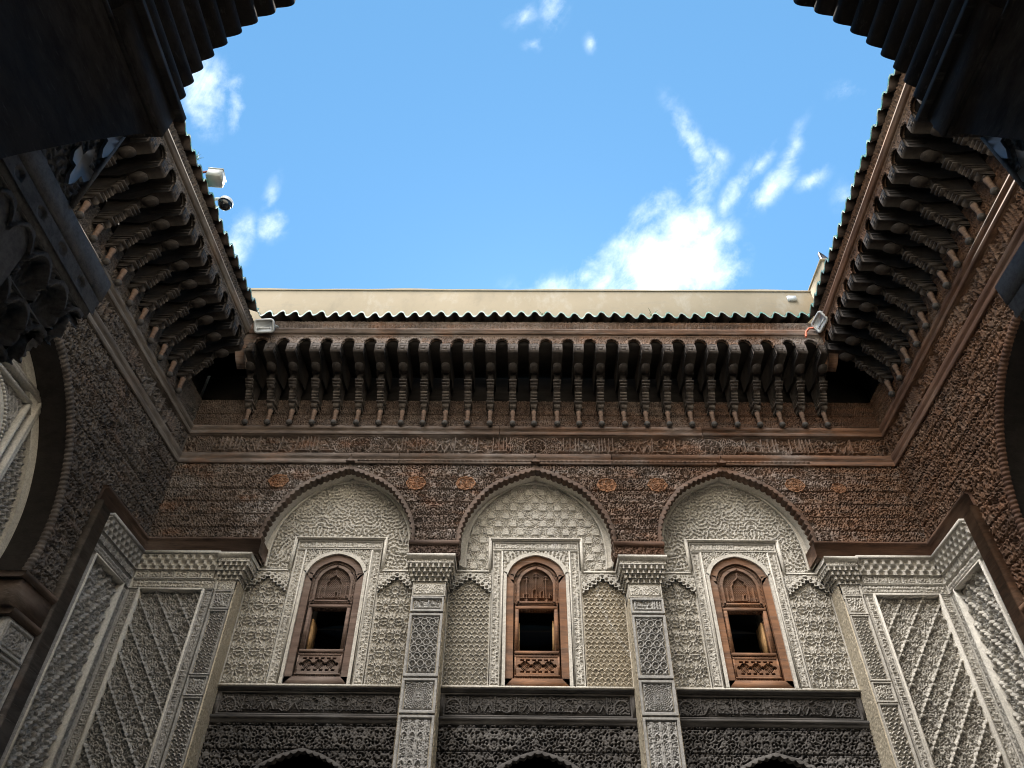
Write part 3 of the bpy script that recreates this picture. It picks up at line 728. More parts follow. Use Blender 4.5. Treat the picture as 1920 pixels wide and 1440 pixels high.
# brown beams over the side niches
for s in (-1, 1):
    bm = MB(); moulding(bm, s*4.24, s*6.04, [(-.38, 7.245), (.05, 7.245), (.055, 7.43), (.095, 7.445), (.095, 7.475), (.02, 7.485), (-.38, 7.485)])
    bm.build('brown_beam', M['wood_brown'] if s < 0 else M['wood_red_trim'], back)

def carved_panel(u0, u1, z0, z1, n0, hf, m, parent, border=.026, depth=.028, name='carved_panel', res=.008):
    mb = MB(); relief(mb, u0, u1, z0, z1, n0, depth, hf, res, border=border)
    return mb.build(name, m, parent)
def capital(parent, u0, u1, m, nback=NB, neck=None):
    """muqarnas capital under the springer block; u0,u1 = width of the abacus"""
    w = u1-u0; c = (u0+u1)/2; nl, nr = neck if neck else (c-w*.333, c+w*.333)
    al, ar = u0+.035, u1-.035
    mb = MB()
    mb.box(nl+.015, nr-.015, nback, .0, 6.56, 6.82)
    rows = [(6.80, 6.865, .12, .03), (6.865, 6.93, .40, .055), (6.93, 6.995, .72, .08), (6.995, 7.06, 1.0, .10)]
    for i, (z0, z1, t_, n1) in enumerate(rows):
        l, r = nl+(al-nl)*t_, nr+(ar-nr)*t_
        d = .045; mb.box(l+d, r-d, nback, n1-d, z0-.002, z1)
        off = .5*(i % 2)
        def hf(a, z, z0=z0, z1=z1, off=off):
            b = (z-z0)/(z1-z0); x = ((a/.083+off) % 1-.5)*2
            hole = (np.abs(x) < .68) & (b < .92-.5*np.abs(x)**2.2) & (b > .0)
            return np.where(hole, .05+.35*np.abs(x)**2, 1.0)
        relief(mb, l, r, z0, z1, n1, d, lambda u, z: hf(u-c, z), .0075, skirt=0)
        relief_side(mb, r, 1, nback, n1, z0, z1, d, hf, .0085); relief_side(mb, l, -1, nback, n1, z0, z1, d, hf, .0085)
        mb.box(l+.004, r-.004, nback, n1-.004, z1-.010, z1-.002)
    mb.box(al-.006, ar+.006, nback, .106, 7.058, 7.075)
    relief(mb, al, ar, 7.075, 7.125, .10, .02, P_fine, .008)
    mb.box(al, ar, nback, .085, 7.075, 7.125)
    mb.prism([(nback, 7.125), (.105, 7.125), (.135, 7.155), (.145, 7.165), (.145, 7.195), (nback, 7.195)], 'u', u0+.012, u1-.012)
    cp = mb.build('capital', M['stucco'] if m is None else m, parent)
    carved_panel(nl+.01, nr-.01, 6.575, 6.795, .012, P_fine, M['stucco'] if m is None else m, parent, .012, .02, 'capital_neck')
    return cp
for s in (-1, 1):
    u0, u1 = sorted((s*1.345, s*1.845)); c = (u0+u1)/2
    sh = MB(); sh.box(u0, u1, NB, -.03, 0, 6.58)
    pl = sh.build('pillar', M['stucco_tan'], back)
    for (z0, z1, hf) in ((6.335, 6.555, P_letb[0]), (5.405, 6.30, P_rings), (4.925, 5.375, P_rosette(c, 5.15, .195)), (3.7, 4.895, P_arches), (2.9, 3.68, P_rings)):
        f2 = hf if hf is not P_letb[0] else (lambda u, z: P_letb[0](u+.4, z-6.335))
        carved_panel(u0+.012, u1-.012, z0, z1, .022, f2, M['stucco_grey'], pl, .038 if z1-z0 > .3 else .03, .026, 'carved_panel')
    for q in (-1, 1):
        sd_ = MB(); relief_side(sd_, c+q*.258, q, NB, -.012, 3.0, 6.56, .012, lambda a, z: P_fine(a*1.1, z*1.1), .014); sd_.build('carved_flank', M['stucco_tan'], pl)
    capital(pl, *sorted((s*1.21, s*1.968)), None)
    bl = MB(); a, b = sorted((s*1.195, s*1.945))
    bl.box(a+.02, b-.02, NB, .03, 7.195, 7.475)
    relief(bl, a, b, 7.20, 7.385, .058, .03, lambda u, z: np.maximum(P_wood(u*1.4, z*1.4), ss(.014-np.abs((z-7.23)-.12*(1-(((u/.15) % 1-.5)*2)**2)), 0, .01)), .009)
    moulding(bl, a-.012, b+.012, [(NB, 7.385), (.06, 7.385), (.085, 7.40), (.085, 7.455), (.06, 7.475), (NB, 7.475)])
    bl.build('springer_block', M['wood_brown'] if s < 0 else M['wood_red_trim'], back)
    # outer pilaster, lettered strip and lozenge niche
    S = lambda x: s*x
    pp = MB(); pp.box(S(4.45), S(4.765), NB, -.03, 0, 6.82); pil = pp.build('corner_pilaster', M['stucco_tan'], back)
    for (z0, z1, hf) in ((6.345, 6.63, P_fine), (5.40, 6.325, P_star if False else (lambda u, z: P_rows(u, z, .05))), (5.12, 5.38, P_fine), (3.4, 5.10, lambda u, z: P_rows(u, z, .058))):
        carved_panel(S(4.475), S(4.745), z0, z1, .02, hf, M['stucco'] if s > 0 else M['stucco_grey'], pil, .022, .022, 'carved_panel')
    carved_panel(S(4.465), S(4.76), 6.645, 6.82, .015, P_star, M['stucco'], pil, .012, .018, 'carved_panel')
    sd_ = MB(); relief_side(sd_, S(4.442), -s, NB, -.01, 3.0, 6.8, .012, lambda a, z: P_fine(a*1.1, z*1.1), .014); sd_.build('carved_flank', M['stucco_tan'], pil)
    # muqarnas capital of the pilaster (half engaged)
    capital(pil, *sorted((S(4.285), S(4.815))), None, neck=tuple(sorted((S(4.455), S(4.758)))))
    nb = MB(); relief(nb, S(4.93), S(5.85), 2.8, 6.63, -.02, .115, sebka(-1 if s > 0 else 1), .0095, skirt=.05)
    ni = nb.build('lozenge_niche', M['stucco'] if s > 0 else M['stucco_grey'], back)
    fr = MB()
    for (a, b, z0, z1) in ((4.905, 4.93, 2.8, 6.655), (5.85, 5.88, 2.8, 6.655)): fr.box(S(a), S(b), -.13, .03, z0, z1)
    fr.box(S(4.93), S(5.85), -.13, .03, 6.63, 6.655)
    fr.build('niche_frame', M['plaster'], ni)
    for (a, b) in ((4.77, 4.90), (5.885, 6.03)):
        carved_panel(S(a), S(b), 2.8, 6.64, .018, swap(lambda u, z: P_band(u, z+.02)), M['stucco'] if s > 0 else M['stucco_grey'], ni, .010, .018, 'lettered_strip')
    carved_panel(S(4.77), S(6.03), 6.66, 6.81, .018, P_band, M['stucco'], ni, .012, .02, 'lettered_strip')
    cl = MB()
    for k in range(6): relief(cl, S(4.83+k*.2), S(5.02+k*.2), 6.825, 6.945, .016, .018, P_fine, .0095, border=.010)
    cl.build('panel_row', M['stucco'], ni)
    mq = MB(); relief(mq, S(4.80), S(6.03), 6.95, 7.19, .075, .085, lambda u, z: muq(u, z, 6.95, 7.19, .13, 3), .0085)
    mq.box(S(4.80), S(6.03), -.05, .10, 7.195, 7.24)
    mq.build('muqarnas_band', M['stucco'], ni)

# window bays
def rect_frame(mb, u0, u1, z0, z1, w, n0, n1):
    mb.box(u0, u1, n0, n1, z1-w, z1); mb.box(u0, u1, n0, n1, z0, z0+w); mb.box(u0, u0+w, n0, n1, z0+w, z1-w); mb.box(u1-w, u1, n0, n1, z0+w, z1-w)
    return mb
def zigzag(c, u0, u1):
    um = (u0+u1)/2; hw = (u1-u0)/2
    def zl(u): return 7.04 - .235*np.round(np.abs(u-um)/hw*5.0)/5.0
    def h(u, z):
        st = np.round((u-um)/hw*5.0); uc = um+st*hw/5.0
        d = np.hypot(u-uc, z-(zl(u)+.022)); d2 = np.hypot(u-uc-hw/10, z-(zl(u)+.072))
        return np.where(d < .021, -.9, np.where(d2 < .014, -.6, np.where(z > zl(u)+.10, .55+.3*P_fine(u, z), 1.0)))
    return h, (lambda u, z: z > zl(u)-.012)
def grille_tile(kind):
    img = np.zeros((124, 116)); S = []
    for k in range(-30, 60):                       # lattice of thin laths, both diagonals
        for t in np.linspace(0, 124, 150):
            for q in ((t + k*6) % 116,) if k % 1 == 0 and 0 <= t+k*6 < 116 else (): S.append((q, t, 1.0, .42))
            if kind != 0 and 0 <= k*6 - t < 116: S.append((k*6-t, t, 1.0, .42))
    r = 2.3
    def line(*P):
        for (a, b), (c_, d) in zip(P[:-1], P[1:]):
            for t in np.linspace(0, 1, 30): S.append((58+a+(c_-a)*t, b+(d-b)*t, r, 1.0))
    if kind == 0:
        for x, h in ((-30, 92), (0, 102), (30, 92)):
            line((x, 14), (x, h)); line((x-7, h-9), (x+7, h-9)); line((x-5, h-1), (x+5, h-1)); line((x-4, 16), (x, 8), (x+4, 16))
        line((-48, 22), (-38, 22), (-38, 34), (-22, 34), (-22, 22), (-12, 22)); line((-12, 22), (-12, 44), (-4, 52)); line((12, 22), (12, 40), (22, 48), (22, 22)); line((40, 22), (40, 36), (48, 28)); line((-46, 22), (46, 22))
    else:
        line((-24, 18), (-24, 66), (-18, 72), (-18, 80), (-8, 86), (0, 96), (8, 86), (18, 80), (18, 72), (24, 66), (24, 18)); line((0, 96), (0, 108))
        line((-40, 14), (-40, 58)); line((40, 14), (40, 58)); line((-48, 16), (-30, 16), (-30, 26)); line((-20, 18), (16, 18), (16, 36), (6, 36), (6, 18)); line((30, 16), (48, 16), (44, 26))
    return sampler(stamp(img, S), .005, -.29, 6.64)
def balustrade(c):
    def f(u, z):
        x, y = u-c, z-5.705; h = np.ones_like(u)
        k = np.round(x/.17); r = np.maximum(np.abs(x-k*.17)*.7+np.abs(y)*.7, np.maximum(np.abs(x-k*.17), np.abs(y)))
        lat = (np.abs(((x+y)/.026) % 1-.5) < .27) & (np.abs(((x-y)/.026) % 1-.5) < .27)
        h = np.where((np.abs(k) <= 1) & (r < .064), np.where(lat, -1.0, .4), h)
        k2 = np.floor(x/.17)+.5; d2 = np.abs(x-k2*.17)+np.abs(y); h = np.where((np.abs(k2) < 2) & (d2 < .026), -1.0, h)
        h = np.where((np.abs(np.abs(y)-.083) < .011) & (np.abs(((x/.085) % 1)-.5) < .3) & (np.abs(x) < .26), -1.0, h)
        return h
    return f
WIN_O = [(.455, 5.41), (.455, 6.98), (.44, 7.10), (.37, 7.25), (.24, 7.36), (.10, 7.415), (0, 7.435)]
WIN_I = [(.345, 5.52), (.345, 6.98), (.335, 7.07), (.28, 7.19), (.18, 7.27), (.07, 7.315), (0, 7.33)]
WIN_T = [(.275, 6.66), (.275, 6.98), (.265, 7.03), (.22, 7.13), (.13, 7.21), (.05, 7.245), (0, 7.255)]
def streaky(nt, b):
    tc = N(nt, 'ShaderNodeTexCoord').outputs['Object']
    n1 = tex(nt, 'n', 1.1, 5, .6); n2 = tex(nt, 'n', 34, 5, .75); c = mixc(nt, ramp(nt, n1, [(.38, 0.0), (.68, 1.0)]), (.64, .57, .46), (.52, .46, .37))
    c = mixc(nt, ramp(nt, n2, [(.40, .55), (.56, 0.0)]), c, (.22, .2, .17))
    sx = N(nt, 'ShaderNodeSeparateXYZ'); nt.links.new(tc, sx.inputs[0])
    def m(op, a, c_=None, d=None):
        n = N(nt, 'ShaderNodeMath', operation=op)
        for i, x in enumerate((a, c_, d)):
            if x is None: continue
            if isinstance(x, (int, float)): n.inputs[i].default_value = x
            else: nt.links.new(x, n.inputs[i])
        return n.outputs[0]
    # bird-lime run: x drifts right as it goes down
    x0 = m('ADD', m('MULTIPLY', m('POWER', m('MAXIMUM', m('SUBTRACT', 6.85, sx.outputs[2]), 0.0), 1.5), .42), .93)
    d = m('ABSOLUTE', m('SUBTRACT', m('ADD', sx.outputs[0], m('MULTIPLY', m('SUBTRACT', tex(nt, 'n', 9, 4, .6, tc), .5), .10)), x0))
    k = m('MULTIPLY', m('LESS_THAN', d, .022), m('GREATER_THAN', tex(nt, 'n', 26, 4, .7, tc), .46))
    nt.links.new(mixc(nt, m('MULTIPLY', k, .75), c, (.78, .77, .75)), b.inputs['Base Color']); b.inputs['Roughness'].default_value = .9
M['stucco_streak'] = mat('lime_streaked_stucco', streaky)
def bay(c, side, hf, kind, uL, uR, pmat, lunf):
    A = np.array([c, 0])
    fm = arch_mask(arch_poly(LUN)+A)
    mb = MB(); relief(mb, c-1.2, c+1.2, 7.185, 8.82, -.332, .034, lunf, .0078, mask=lambda u, z: fm(u, z) & ~((np.abs(u-c) < .715) & (z < 7.735)))
    lu = mb.build('lunette', M['stucco'], back)
    rm = MB(); ring(rm, arch_poly([(u*1.10+.04, z+.10) for u, z in LUN])+A, arch_poly([(u-.004, z-.002) for u, z in LUN])+A, NB+.01, -.330)
    ring(rm, arch_poly([(u+.018, z+.018) for u, z in LUN])+A, arch_poly([(u-.004, z-.002) for u, z in LUN])+A, NB+.01, -.306)
    rm.build('plaster_rim', M['plaster'], lu)
    sf = MB()
    for a, b, z0, z1 in ((uL, c-.42, 5.38, 7.2), (c+.42, uR, 5.38, 7.2), (c-.42, c+.42, 5.38, 5.43), (c-1.3, c-.42, 7.2, 9.0), (c+.42, c+1.3, 7.2, 9.0), (c-.42, c+.42, 7.34, 9.0)):
        sf.box(a, b, NB-.015, -.368, z0, z1)
    sf.build('render_coat', M['plaster'], back)
    lb = MB()
    for (w, n0, n1, e) in ((.046, -.37, -.302, 0), (.018, -.37, -.286, .012)):
        lb.box(uL+.001, c-.72-e, n0, n1, 7.112+e, 7.112+e+w); lb.box(c+.72+e, uR-.001, n0, n1, 7.112+e, 7.112+e+w)
        lb.box(c-.72-e-w if False else c-.745+e, c-.745+e+w, n0, n1-.001, 7.112+e, 7.735-e); lb.box(c+.745-e-w, c+.745-e, n0, n1-.001, 7.112+e, 7.735-e)
        lb.box(c-.745+e, c+.745-e, n0, n1-.002, 7.735-e-w, 7.735-e)
    sr = lb.build('window_surround', M['plaster'], back)
    carved_panel(c-.675, c+.675, 7.525, 7.668, -.318, lambda u, z: P_band(u, z-7.53), M['stucco'], sr, .012, .02, 'lettered_strip')
    for q in (-1, 1):
        carved_panel(*sorted((c+q*.535, c+q*.672)), 5.405, 7.515, -.318, swap(lambda u, z: P_band(u, z+.01)), M['stucco'], sr, .010, .02, 'lettered_strip')
        bl = MB(); bl.box(c+q*.515, c+q*.533, -.37, -.30, 5.405, 7.50); bl.build('fillet', M['plaster'], sr)
    wm = arch_mask(arch_poly(WIN_O)+A, .035)
    mb = MB(); relief(mb, c-.513, c+.513, 6.9, 7.515, -.322, .022, P_fine if kind else P_scroll, .0095, mask=lambda u, z: ~wm(u, z))
    mb.build('window_spandrel', M['stucco'], sr)
    rr = MB(); ring(rr, arch_poly([(u+.045, z+(.04 if z > 7 else 0)) for u, z in WIN_O])+A, arch_poly([(u-.002, z) for u, z in WIN_O])+A, -.40, -.305); rr.build('arch_rim', M['plaster'], sr)
    for a, b in ((uL+.002, c-.69), (c+.69, uR-.002)):
        carved_panel(a, b, 5.40, 7.108, -.335, hf, M['stucco_streak'] if (c == 0 and a > 0) else pmat, back, .008, .032, 'stucco_panel', .0075)
        zh, zm = zigzag(c, a, b); mb = MB(); relief(mb, a, b, 6.76, 7.11, -.285, .045, zh, .0085, mask=zm)
        mb.build('stalactite_fringe', M['stucco'], back)
    # the wooden window
    wd = MB(); O, I = arch_poly(WIN_O)+A, arch_poly(WIN_I)+A
    ring(wd, O, I, NB-.06, -.345); wd.box(c-.455, c+.455, NB-.06, -.345, 5.41, 5.52)
    wn_ = wd.build('window', M['win_wood'], back)
    I2, T = arch_poly([(u-.004, z-.003) for u, z in WIN_I])+A, arch_poly(WIN_T)+A
    bd = MB(); cI, _ = resample(arch_poly([(u-.03, z-.022) for u, z in WIN_I])+A, .022)
    for (x, z) in cI: bd.box(x-.009, x+.009, NB-.03, -.378, z-.007, z+.007)
    for z in (6.645, 6.56, 5.865, 5.54):
        for x in np.arange(-.30, .301, .024): bd.box(c+x-.007, c+x+.007, NB-.03, -.378, z-.009, z+.009)
    bd.build('bead_row', M['win_wood'], wn_)
    bk = MB(); ring(bk, I2, arch_poly([(u, z) for u, z in WIN_T])+A, NB-.055, -.392)
    for a, b, z0, z1 in ((c-.345, c-.262, 5.52, 6.67), (c+.262, c+.345, 5.52, 6.67), (c-.262, c+.262, 6.555, 6.67), (c-.262, c+.262, 5.84, 5.925)):
        bk.box(a, b, NB-.055, -.392, z0, z1)
    bk.build('inner_frame', M['win_wood'], wn_)
    op = MB(); rect_frame(op, c-.315, c+.315, 5.875, 6.605, .047, NB-.06, -.365); op.build('casement_frame', M['win_wood'], wn_)
    gm = arch_mask(T); gt = grille_tile(kind)
    gr = MB(); relief(gr, c-.28, c+.28, 6.655, 7.26, -.378, .034, lambda u, z: gt(u-c, z), .006, mask=gm); gr.build('lettered_grille', M['win_wood'], wn_)
    rm2 = MB(); ring(rm2, arch_poly([(u+.012, z+.012) for u, z in WIN_T])+A, arch_poly([(u-.02, z-.018) for u, z in WIN_T])+A, NB-.05, -.372); rm2.box(c-.29, c+.29, NB-.05, -.372, 6.655, 6.685); rm2.build('grille_rim', M['win_wood'], wn_)
    ba = MB(); bf = balustrade(c); relief(ba, c-.30, c+.30, 5.575, 5.835, -.372, .025, bf, .0055, mask=lambda u, z: bf(u, z) > -.4); rect_frame(ba, c-.32, c+.32, 5.555, 5.855, .022, NB-.05, -.366); ba.build('pierced_balustrade', M['win_wood'], wn_)
    sh = MB(); k = c + side*.252
    sh.box(k-.014, k+.014, -.80, NB-.065, 5.93, 6.44); sh.build('open_shutter', M['win_fresh'], wn_)
    ot = MB(); ot.box(c-side*.262, c-side*.25, -.56, NB-.065, 5.93, 6.40); ot.build('shutter_edge', M['win_fresh'], wn_)
    # carved lintel under the window
    bw = M['wood_black']
    sl = MB(); sl.box(uL-.0, uR, NB-.02, -.305, 5.375, 5.402); sl.build('plaster_sill', M['plaster'], back)
    lt = MB(); moulding(lt, uL+.003, uR-.003, [(NB-.02, 5.322), (-.385, 5.322), (-.375, 5.330), (-.36, 5.338), (-.355, 5.35), (-.33, 5.356), (-.325, 5.372), (NB-.02, 5.372)])
    moulding(lt, uL+.003, uR-.003, [(NB-.02, 4.905), (-.375, 4.905), (-.37, 4.925), (-.36, 4.935), (-.355, 4.955), (-.335, 4.965), (-.33, 4.995), (-.385, 5.01), (NB-.02, 5.01)])
    lt.box(uL+.003, uR-.003, NB-.02, -.40, 5.01, 5.322); lt.box(uL+.003, uL+.05, -.41, -.372, 5.01, 5.322); lt.box(uR-.05, uR-.003, -.41, -.372, 5.01, 5.322)
    li = lt.build('carved_lintel', M['wood_grey'], back)
    cc = (uL+uR)/2; ww = (uR-uL)/2
    def lf(u, z):
        x = np.abs(u-cc); pal = np.maximum(ss(.02-np.abs(np.hypot(x-ww+.19, (z-5.10)*.8)-.11), 0, .014), P_fine(u, z)*.7)
        return np.where(x > ww-.40, np.where(np.abs(x-ww+.41) < .025, 1.0, pal), P_let[2 if c else 3](u+c, (z-5.035)*1.6))
    carved_panel(uL+.052, uR-.052, 5.014, 5.318, -.368, lf, bw, li, .020, .024, 'lintel_inscription', .008)
    LA = [(.90, 3.3), (.88, 3.8), (.78, 4.08), (.57, 4.33), (.30, 4.48), (.1, 4.545), (0, 4.57)]
    la = arch_poly(LA)+np.array([cc if c == 0 else c, 0]); lm = arch_mask(la, .02)
    mb = MB(); relief(mb, uL+.005, uR-.005, 3.4, 4.904, -.37, .034, board_wood(P_beam, 4.872-.3*5, .30, False), .0095, mask=lambda u, z: ~lm(u, z))
    mb.build('lower_spandrel', bw, back)
    lobed_arch(MB(), la, -.50, -.37, .028, .10, .022, .012, .011).build('lower_arch', bw, back)
bay(-BAY, -1, P_starholes, 1, -4.449, -1.846, M['stucco'], P_scroll)
bay(0, 1, P_rows, 0, -1.344, 1.344, M['stucco'], lambda u, z: P_cart(u, z-7.2))
bay(BAY, 1, P_starholes, 1, 1.846, 4.449, M['stucco'], P_scroll)

# ------------------------------------------------------------------ side facades
SARC = [(1.93, 5.75), (1.97, 6.15), (1.93, 6.6), (1.81, 7.0), (1.61, 7.4), (1.31, 7.78), (.96, 8.08), (.6, 8.28), (.25, 8.40), (0, 8.44)]
def rope(mb, c, n1, r, pitch):
    c, t = resample(c, .012); nv = inward(c); th = np.linspace(-.2, np.pi, 9)
    tw = np.abs(np.sin(np.pi*t[:, None]/pitch + .5*th[None, :])); rr = r*(.72+.28*tw)
    mb.grid(np.stack([c[:, 0][:, None]+nv[:, 0][:, None]*rr*np.cos(th), n1+rr*np.sin(th), c[:, 1][:, None]+nv[:, 1][:, None]*rr*np.cos(th)], -1)); return mb
def side_facade(sg, name, label, loc, rz, mw, mt, mb_beam, mst):
    T = thing(name, label, 'wall', loc, rz)
    S = lambda x: sg*x
    cr = MB(); cr.box(S(-.9), S(8.6), -1.0, -.5, 0, 11.5); cr.box(S(-.9), S(8.6), -.5, -.14, 8.98, 11.5)
    cr.box(S(-.3), S(1.13), -.5, -.13, 0, 7.22); cr.box(S(-.3), S(.15), -.5, -.035, 0, 7.2); cr.box(S(1.06), S(2.02), -.5, -.012, 0, 5.35)
    cr.box(S(.15), S(1.06), -.501, -.035, 6.66, 7.2); cr.box(S(1.06), S(1.42), -.49, -.06, 5.3, 7.24)
    cr.box(S(6.05), S(8.6), -.5, -.14, 0, 9.0); cr.build('masonry', M['plaster'], T)
    ap = arch_poly(SARC)+np.array([S(4.05), 0]); am = arch_mask(ap, .03)
    m = MB(); relief(m, S(0), S(8.1), 5.38, 8.97, 0, .045, board_wood(P_wood2, 5.38, .30), .0115,
                     mask=lambda u, z: ~am(u, z) & ((z > 7.485) | (np.abs(u) > 1.44)) & (np.abs(u) < 6.9))
    m.build('carved_spandrel', mw, T)
    rp = MB(); rope(rp, ap, 0, .062, .062); rp.build('rope_arch', mt, T, True)
    so = MB(); A = lambda n, cc: np.stack([cc[:, 0], np.full(len(cc), n), cc[:, 1]], -1)
    so.grid(np.stack([A(.0, ap), A(-.52, ap)])); so.build('arch_soffit', M['soffit'], T, True)
    # moulded brown frame: over the niche, then down beside the arch
    bm = MB(); moulding(bm, S(0), S(1.47), [(-.1, 7.245), (.03, 7.245), (.035, 7.42), (.075, 7.435), (.075, 7.475), (.01, 7.49), (-.1, 7.49)])
    bm.build('brown_frame', mb_beam, T); bm = MB()
    bm.prism([(S(1.135), -.14), (S(1.135), .03), (S(1.40), .035), (S(1.415), .075), (S(1.465), .075), (S(1.475), .01), (S(1.475), -.14)], 'z', 3.5, 7.243)
    bm.build('upright_trim', mw, T)
    mo = MB(); moulding(mo, S(0), S(8.1), ledge(8.955, 9.155, 0, .048)); moulding(mo, S(0), S(8.1), ledge(9.575, 9.745, 0, .065)); mo.build('cedar_moulding', mt, T)
    fz = MB(); relief(fz, S(0), S(8.1), 9.15, 9.58, .005, .042, lambda u, z: np.where(np.abs((u/2.6) % 1-.5) < .36, P_let[0](u, z-9.165), P_wood2(u, z)), .012, border=.02); fz.build('inscription_frieze', mw, T)
    bb = MB(); relief(bb, S(0), S(8.1), 9.745, 10.38, 0, .024, P_fine, .012); bb.box(S(0), S(8.1), -.14, -.05, 9.74, 10.375); bb.build('eave_backboard', mw, T)
    bb = MB(); bb.box(S(0), S(8.1), -.14, -.08, 10.37, 11.03); bb.build('shaded_upper_board', M['soffit'], T)  # upper board again carries the recess shade in its colour
    su_ = np.sort(np.array([S(.93+.385*k) for k in range(18)]))
    cornice(T, *sorted((S(.905), S(7.9))), su_, mw, mt)
    tiles(T, *sorted((S(1.02), S(7.9))), seed=5 if sg > 0 else 9)
    # niche
    nb = MB(); relief(nb, S(.19), S(1.015), 2.8, 6.63, -.02, .115, sebka(sg), .011, skirt=.05); ni = nb.build('lozenge_niche', mst, T)
    fr = MB()
    for (a, b) in ((.155, .19), (1.015, 1.045)): fr.box(S(a), S(b), -.13, .03, 2.8, 6.655)
    fr.box(S(.19), S(1.015), -.13, .03, 6.63, 6.655); fr.build('niche_frame', M['plaster'], ni)
    for (a, b) in ((.012, .15), (1.05, 1.13)): carved_panel(S(a), S(b), 2.8, 6.64, .018, swap(lambda u, z: P_band(u, z+.02)), mst, ni, .010, .018, 'lettered_strip', .012)
    carved_panel(S(.012), S(1.13), 6.66, 6.81, .018, P_band, mst, ni, .012, .02, 'lettered_strip', .012)
    cl = MB()
    for k in range(6): relief(cl, S(.02+k*.185), S(.195+k*.185), 6.825, 6.945, .016, .018, P_fine, .012, border=.010)
    cl.build('panel_row', mst, ni)
    mq = MB(); relief(mq, S(.012), S(1.13), 6.95, 7.19, .075, .085, lambda u, z: muq(u, z, 6.95, 7.19, .13, 3), .010); mq.box(S(.012), S(1.13), -.05, .10, 7.195, 7.24); mq.build('muqarnas_band', mst, ni)
    # impost and pier under the arch
    ip = MB(); ip.box(S(1.48), S(2.16), -.5, .05, 5.36, 5.68); moulding(ip, S(1.48), S(2.22), [(-.5, 5.68), (.06, 5.68), (.10, 5.71), (.10, 5.755), (-.5, 5.76)]); moulding(ip, S(1.48), S(2.10), [(-.5, 5.28), (.05, 5.28), (.08, 5.31), (.08, 5.355), (-.5, 5.36)])
    ip.build('impost_block', M['wood_dark'] if sg < 0 else mw, T)
    pr = MB(); pr.box(S(1.485), S(2.04), -.5, .02, 0, 5.27); pi = pr.build('arch_pier', mst, T)
    for z0, z1, hf in ((4.92, 5.24, P_fine), (4.2, 4.88, P_rings), (2.8, 4.16, P_arches)): carved_panel(S(1.51), S(2.02), z0, z1, .045, hf, mst, pi, .03, .026, 'carved_panel', .013)
    # stucco field at the back of the arch
    fl = MB(); relief(fl, S(1.9), S(6.2), 2.5, 8.5, -.46, .034, lambda u, z: np.where((np.abs(u-S(4.05)) < 1.22) & (z < 7.9), P_scroll(u, z), P_rows(u, z, .085)), .0145); fd = fl.build('stucco_field', mst, T)
    rm = MB(); ring(rm, arch_poly([(u+.12, z+.10) for u, z in SARC])+np.array([S(4.05), 0]), arch_poly([(u-.10, z-.11) for u, z in SARC])+np.array([S(4.05), 0]), -.52, -.415); rm.build('plaster_rim', M['plaster'], fd)
    lb = MB()
    for e, n1 in ((0, -.39), (.05, -.375), (.19, -.39)): rect_frame(lb, *sorted((S(2.72+e), S(5.38-e))), 2.5, 7.95-e, .045, -.5, n1)
    lb.build('label_frame', M['plaster'], fd)
    ar = MB(); I = [(.93, 5.5), (.93, 6.7), (.88, 7.05), (.70, 7.35), (.40, 7.55), (0, 7.65)]
    ring(ar, arch_poly([(u+.05, z+.05) for u, z in I])+np.array([S(4.05), 0]), arch_poly(I)+np.array([S(4.05), 0]), -.5, -.38)
    cb, _ = resample(arch_poly([(u+.10, z+.10) for u, z in I])+np.array([S(4.05), 0]), .05)
    for x, z in cb: ar.box(x-.016, x+.016, -.5, -.40, z-.016, z+.016)
    ar.build('blind_arch', M['plaster'], fd)
    return T
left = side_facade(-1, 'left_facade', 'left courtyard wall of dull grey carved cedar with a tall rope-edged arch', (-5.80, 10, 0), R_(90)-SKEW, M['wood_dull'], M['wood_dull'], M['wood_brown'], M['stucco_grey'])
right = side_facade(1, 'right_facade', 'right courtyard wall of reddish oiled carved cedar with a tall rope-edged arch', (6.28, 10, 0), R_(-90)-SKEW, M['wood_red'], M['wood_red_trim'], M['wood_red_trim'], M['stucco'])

# ------------------------------------------------------------------ near wall: the big dark arch overhead
near = thing('near_arch_wall', 'near wall in deep shadow whose scalloped wooden arch frames the view overhead', 'wall', (.15, 2.0, 0))
NARC = [(2.17, 5.3), (2.2, 5.75), (2.21, 6.1), (2.17, 6.45), (2.05, 6.85), (1.85, 7.2), (1.5, 7.6), (1.0, 7.98), (.5, 8.2), (0, 8.32)]
ms = MB()
for s in (-1, 1): ms.box(s*2.34, s*7.2, .02, 3.3, 0, 12)
ms.box(-2.34, 2.34, .02, 3.3, 8.45, 12); ms.box(-2.34, 2.34, 3.3, 3.7, 0, 12);
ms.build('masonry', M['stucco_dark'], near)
fr = MB(); fr.box(-7.2, 7.2, .005, 3.3, 9.0, 13.85); fr.box(-7.2, -3.4, .004, .02, 0, 9.0); fr.box(3.4, 7.2, .004, .02, 0, 9.0); fr.build('bounce_upper_wall', M['bounce_white'], near)  # unseen pale wall added to bounce sunlight into the court
na = arch_poly(NARC, 121); nm = arch_mask(na, .05)
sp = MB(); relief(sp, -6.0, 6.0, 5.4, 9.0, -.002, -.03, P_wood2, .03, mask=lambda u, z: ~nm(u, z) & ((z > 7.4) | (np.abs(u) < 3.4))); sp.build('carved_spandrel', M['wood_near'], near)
lobed_arch(MB(), na, 3.3, 0, .062, .185, .10, -.03, .012).build('scalloped_soffit', M['wood_near'], near)
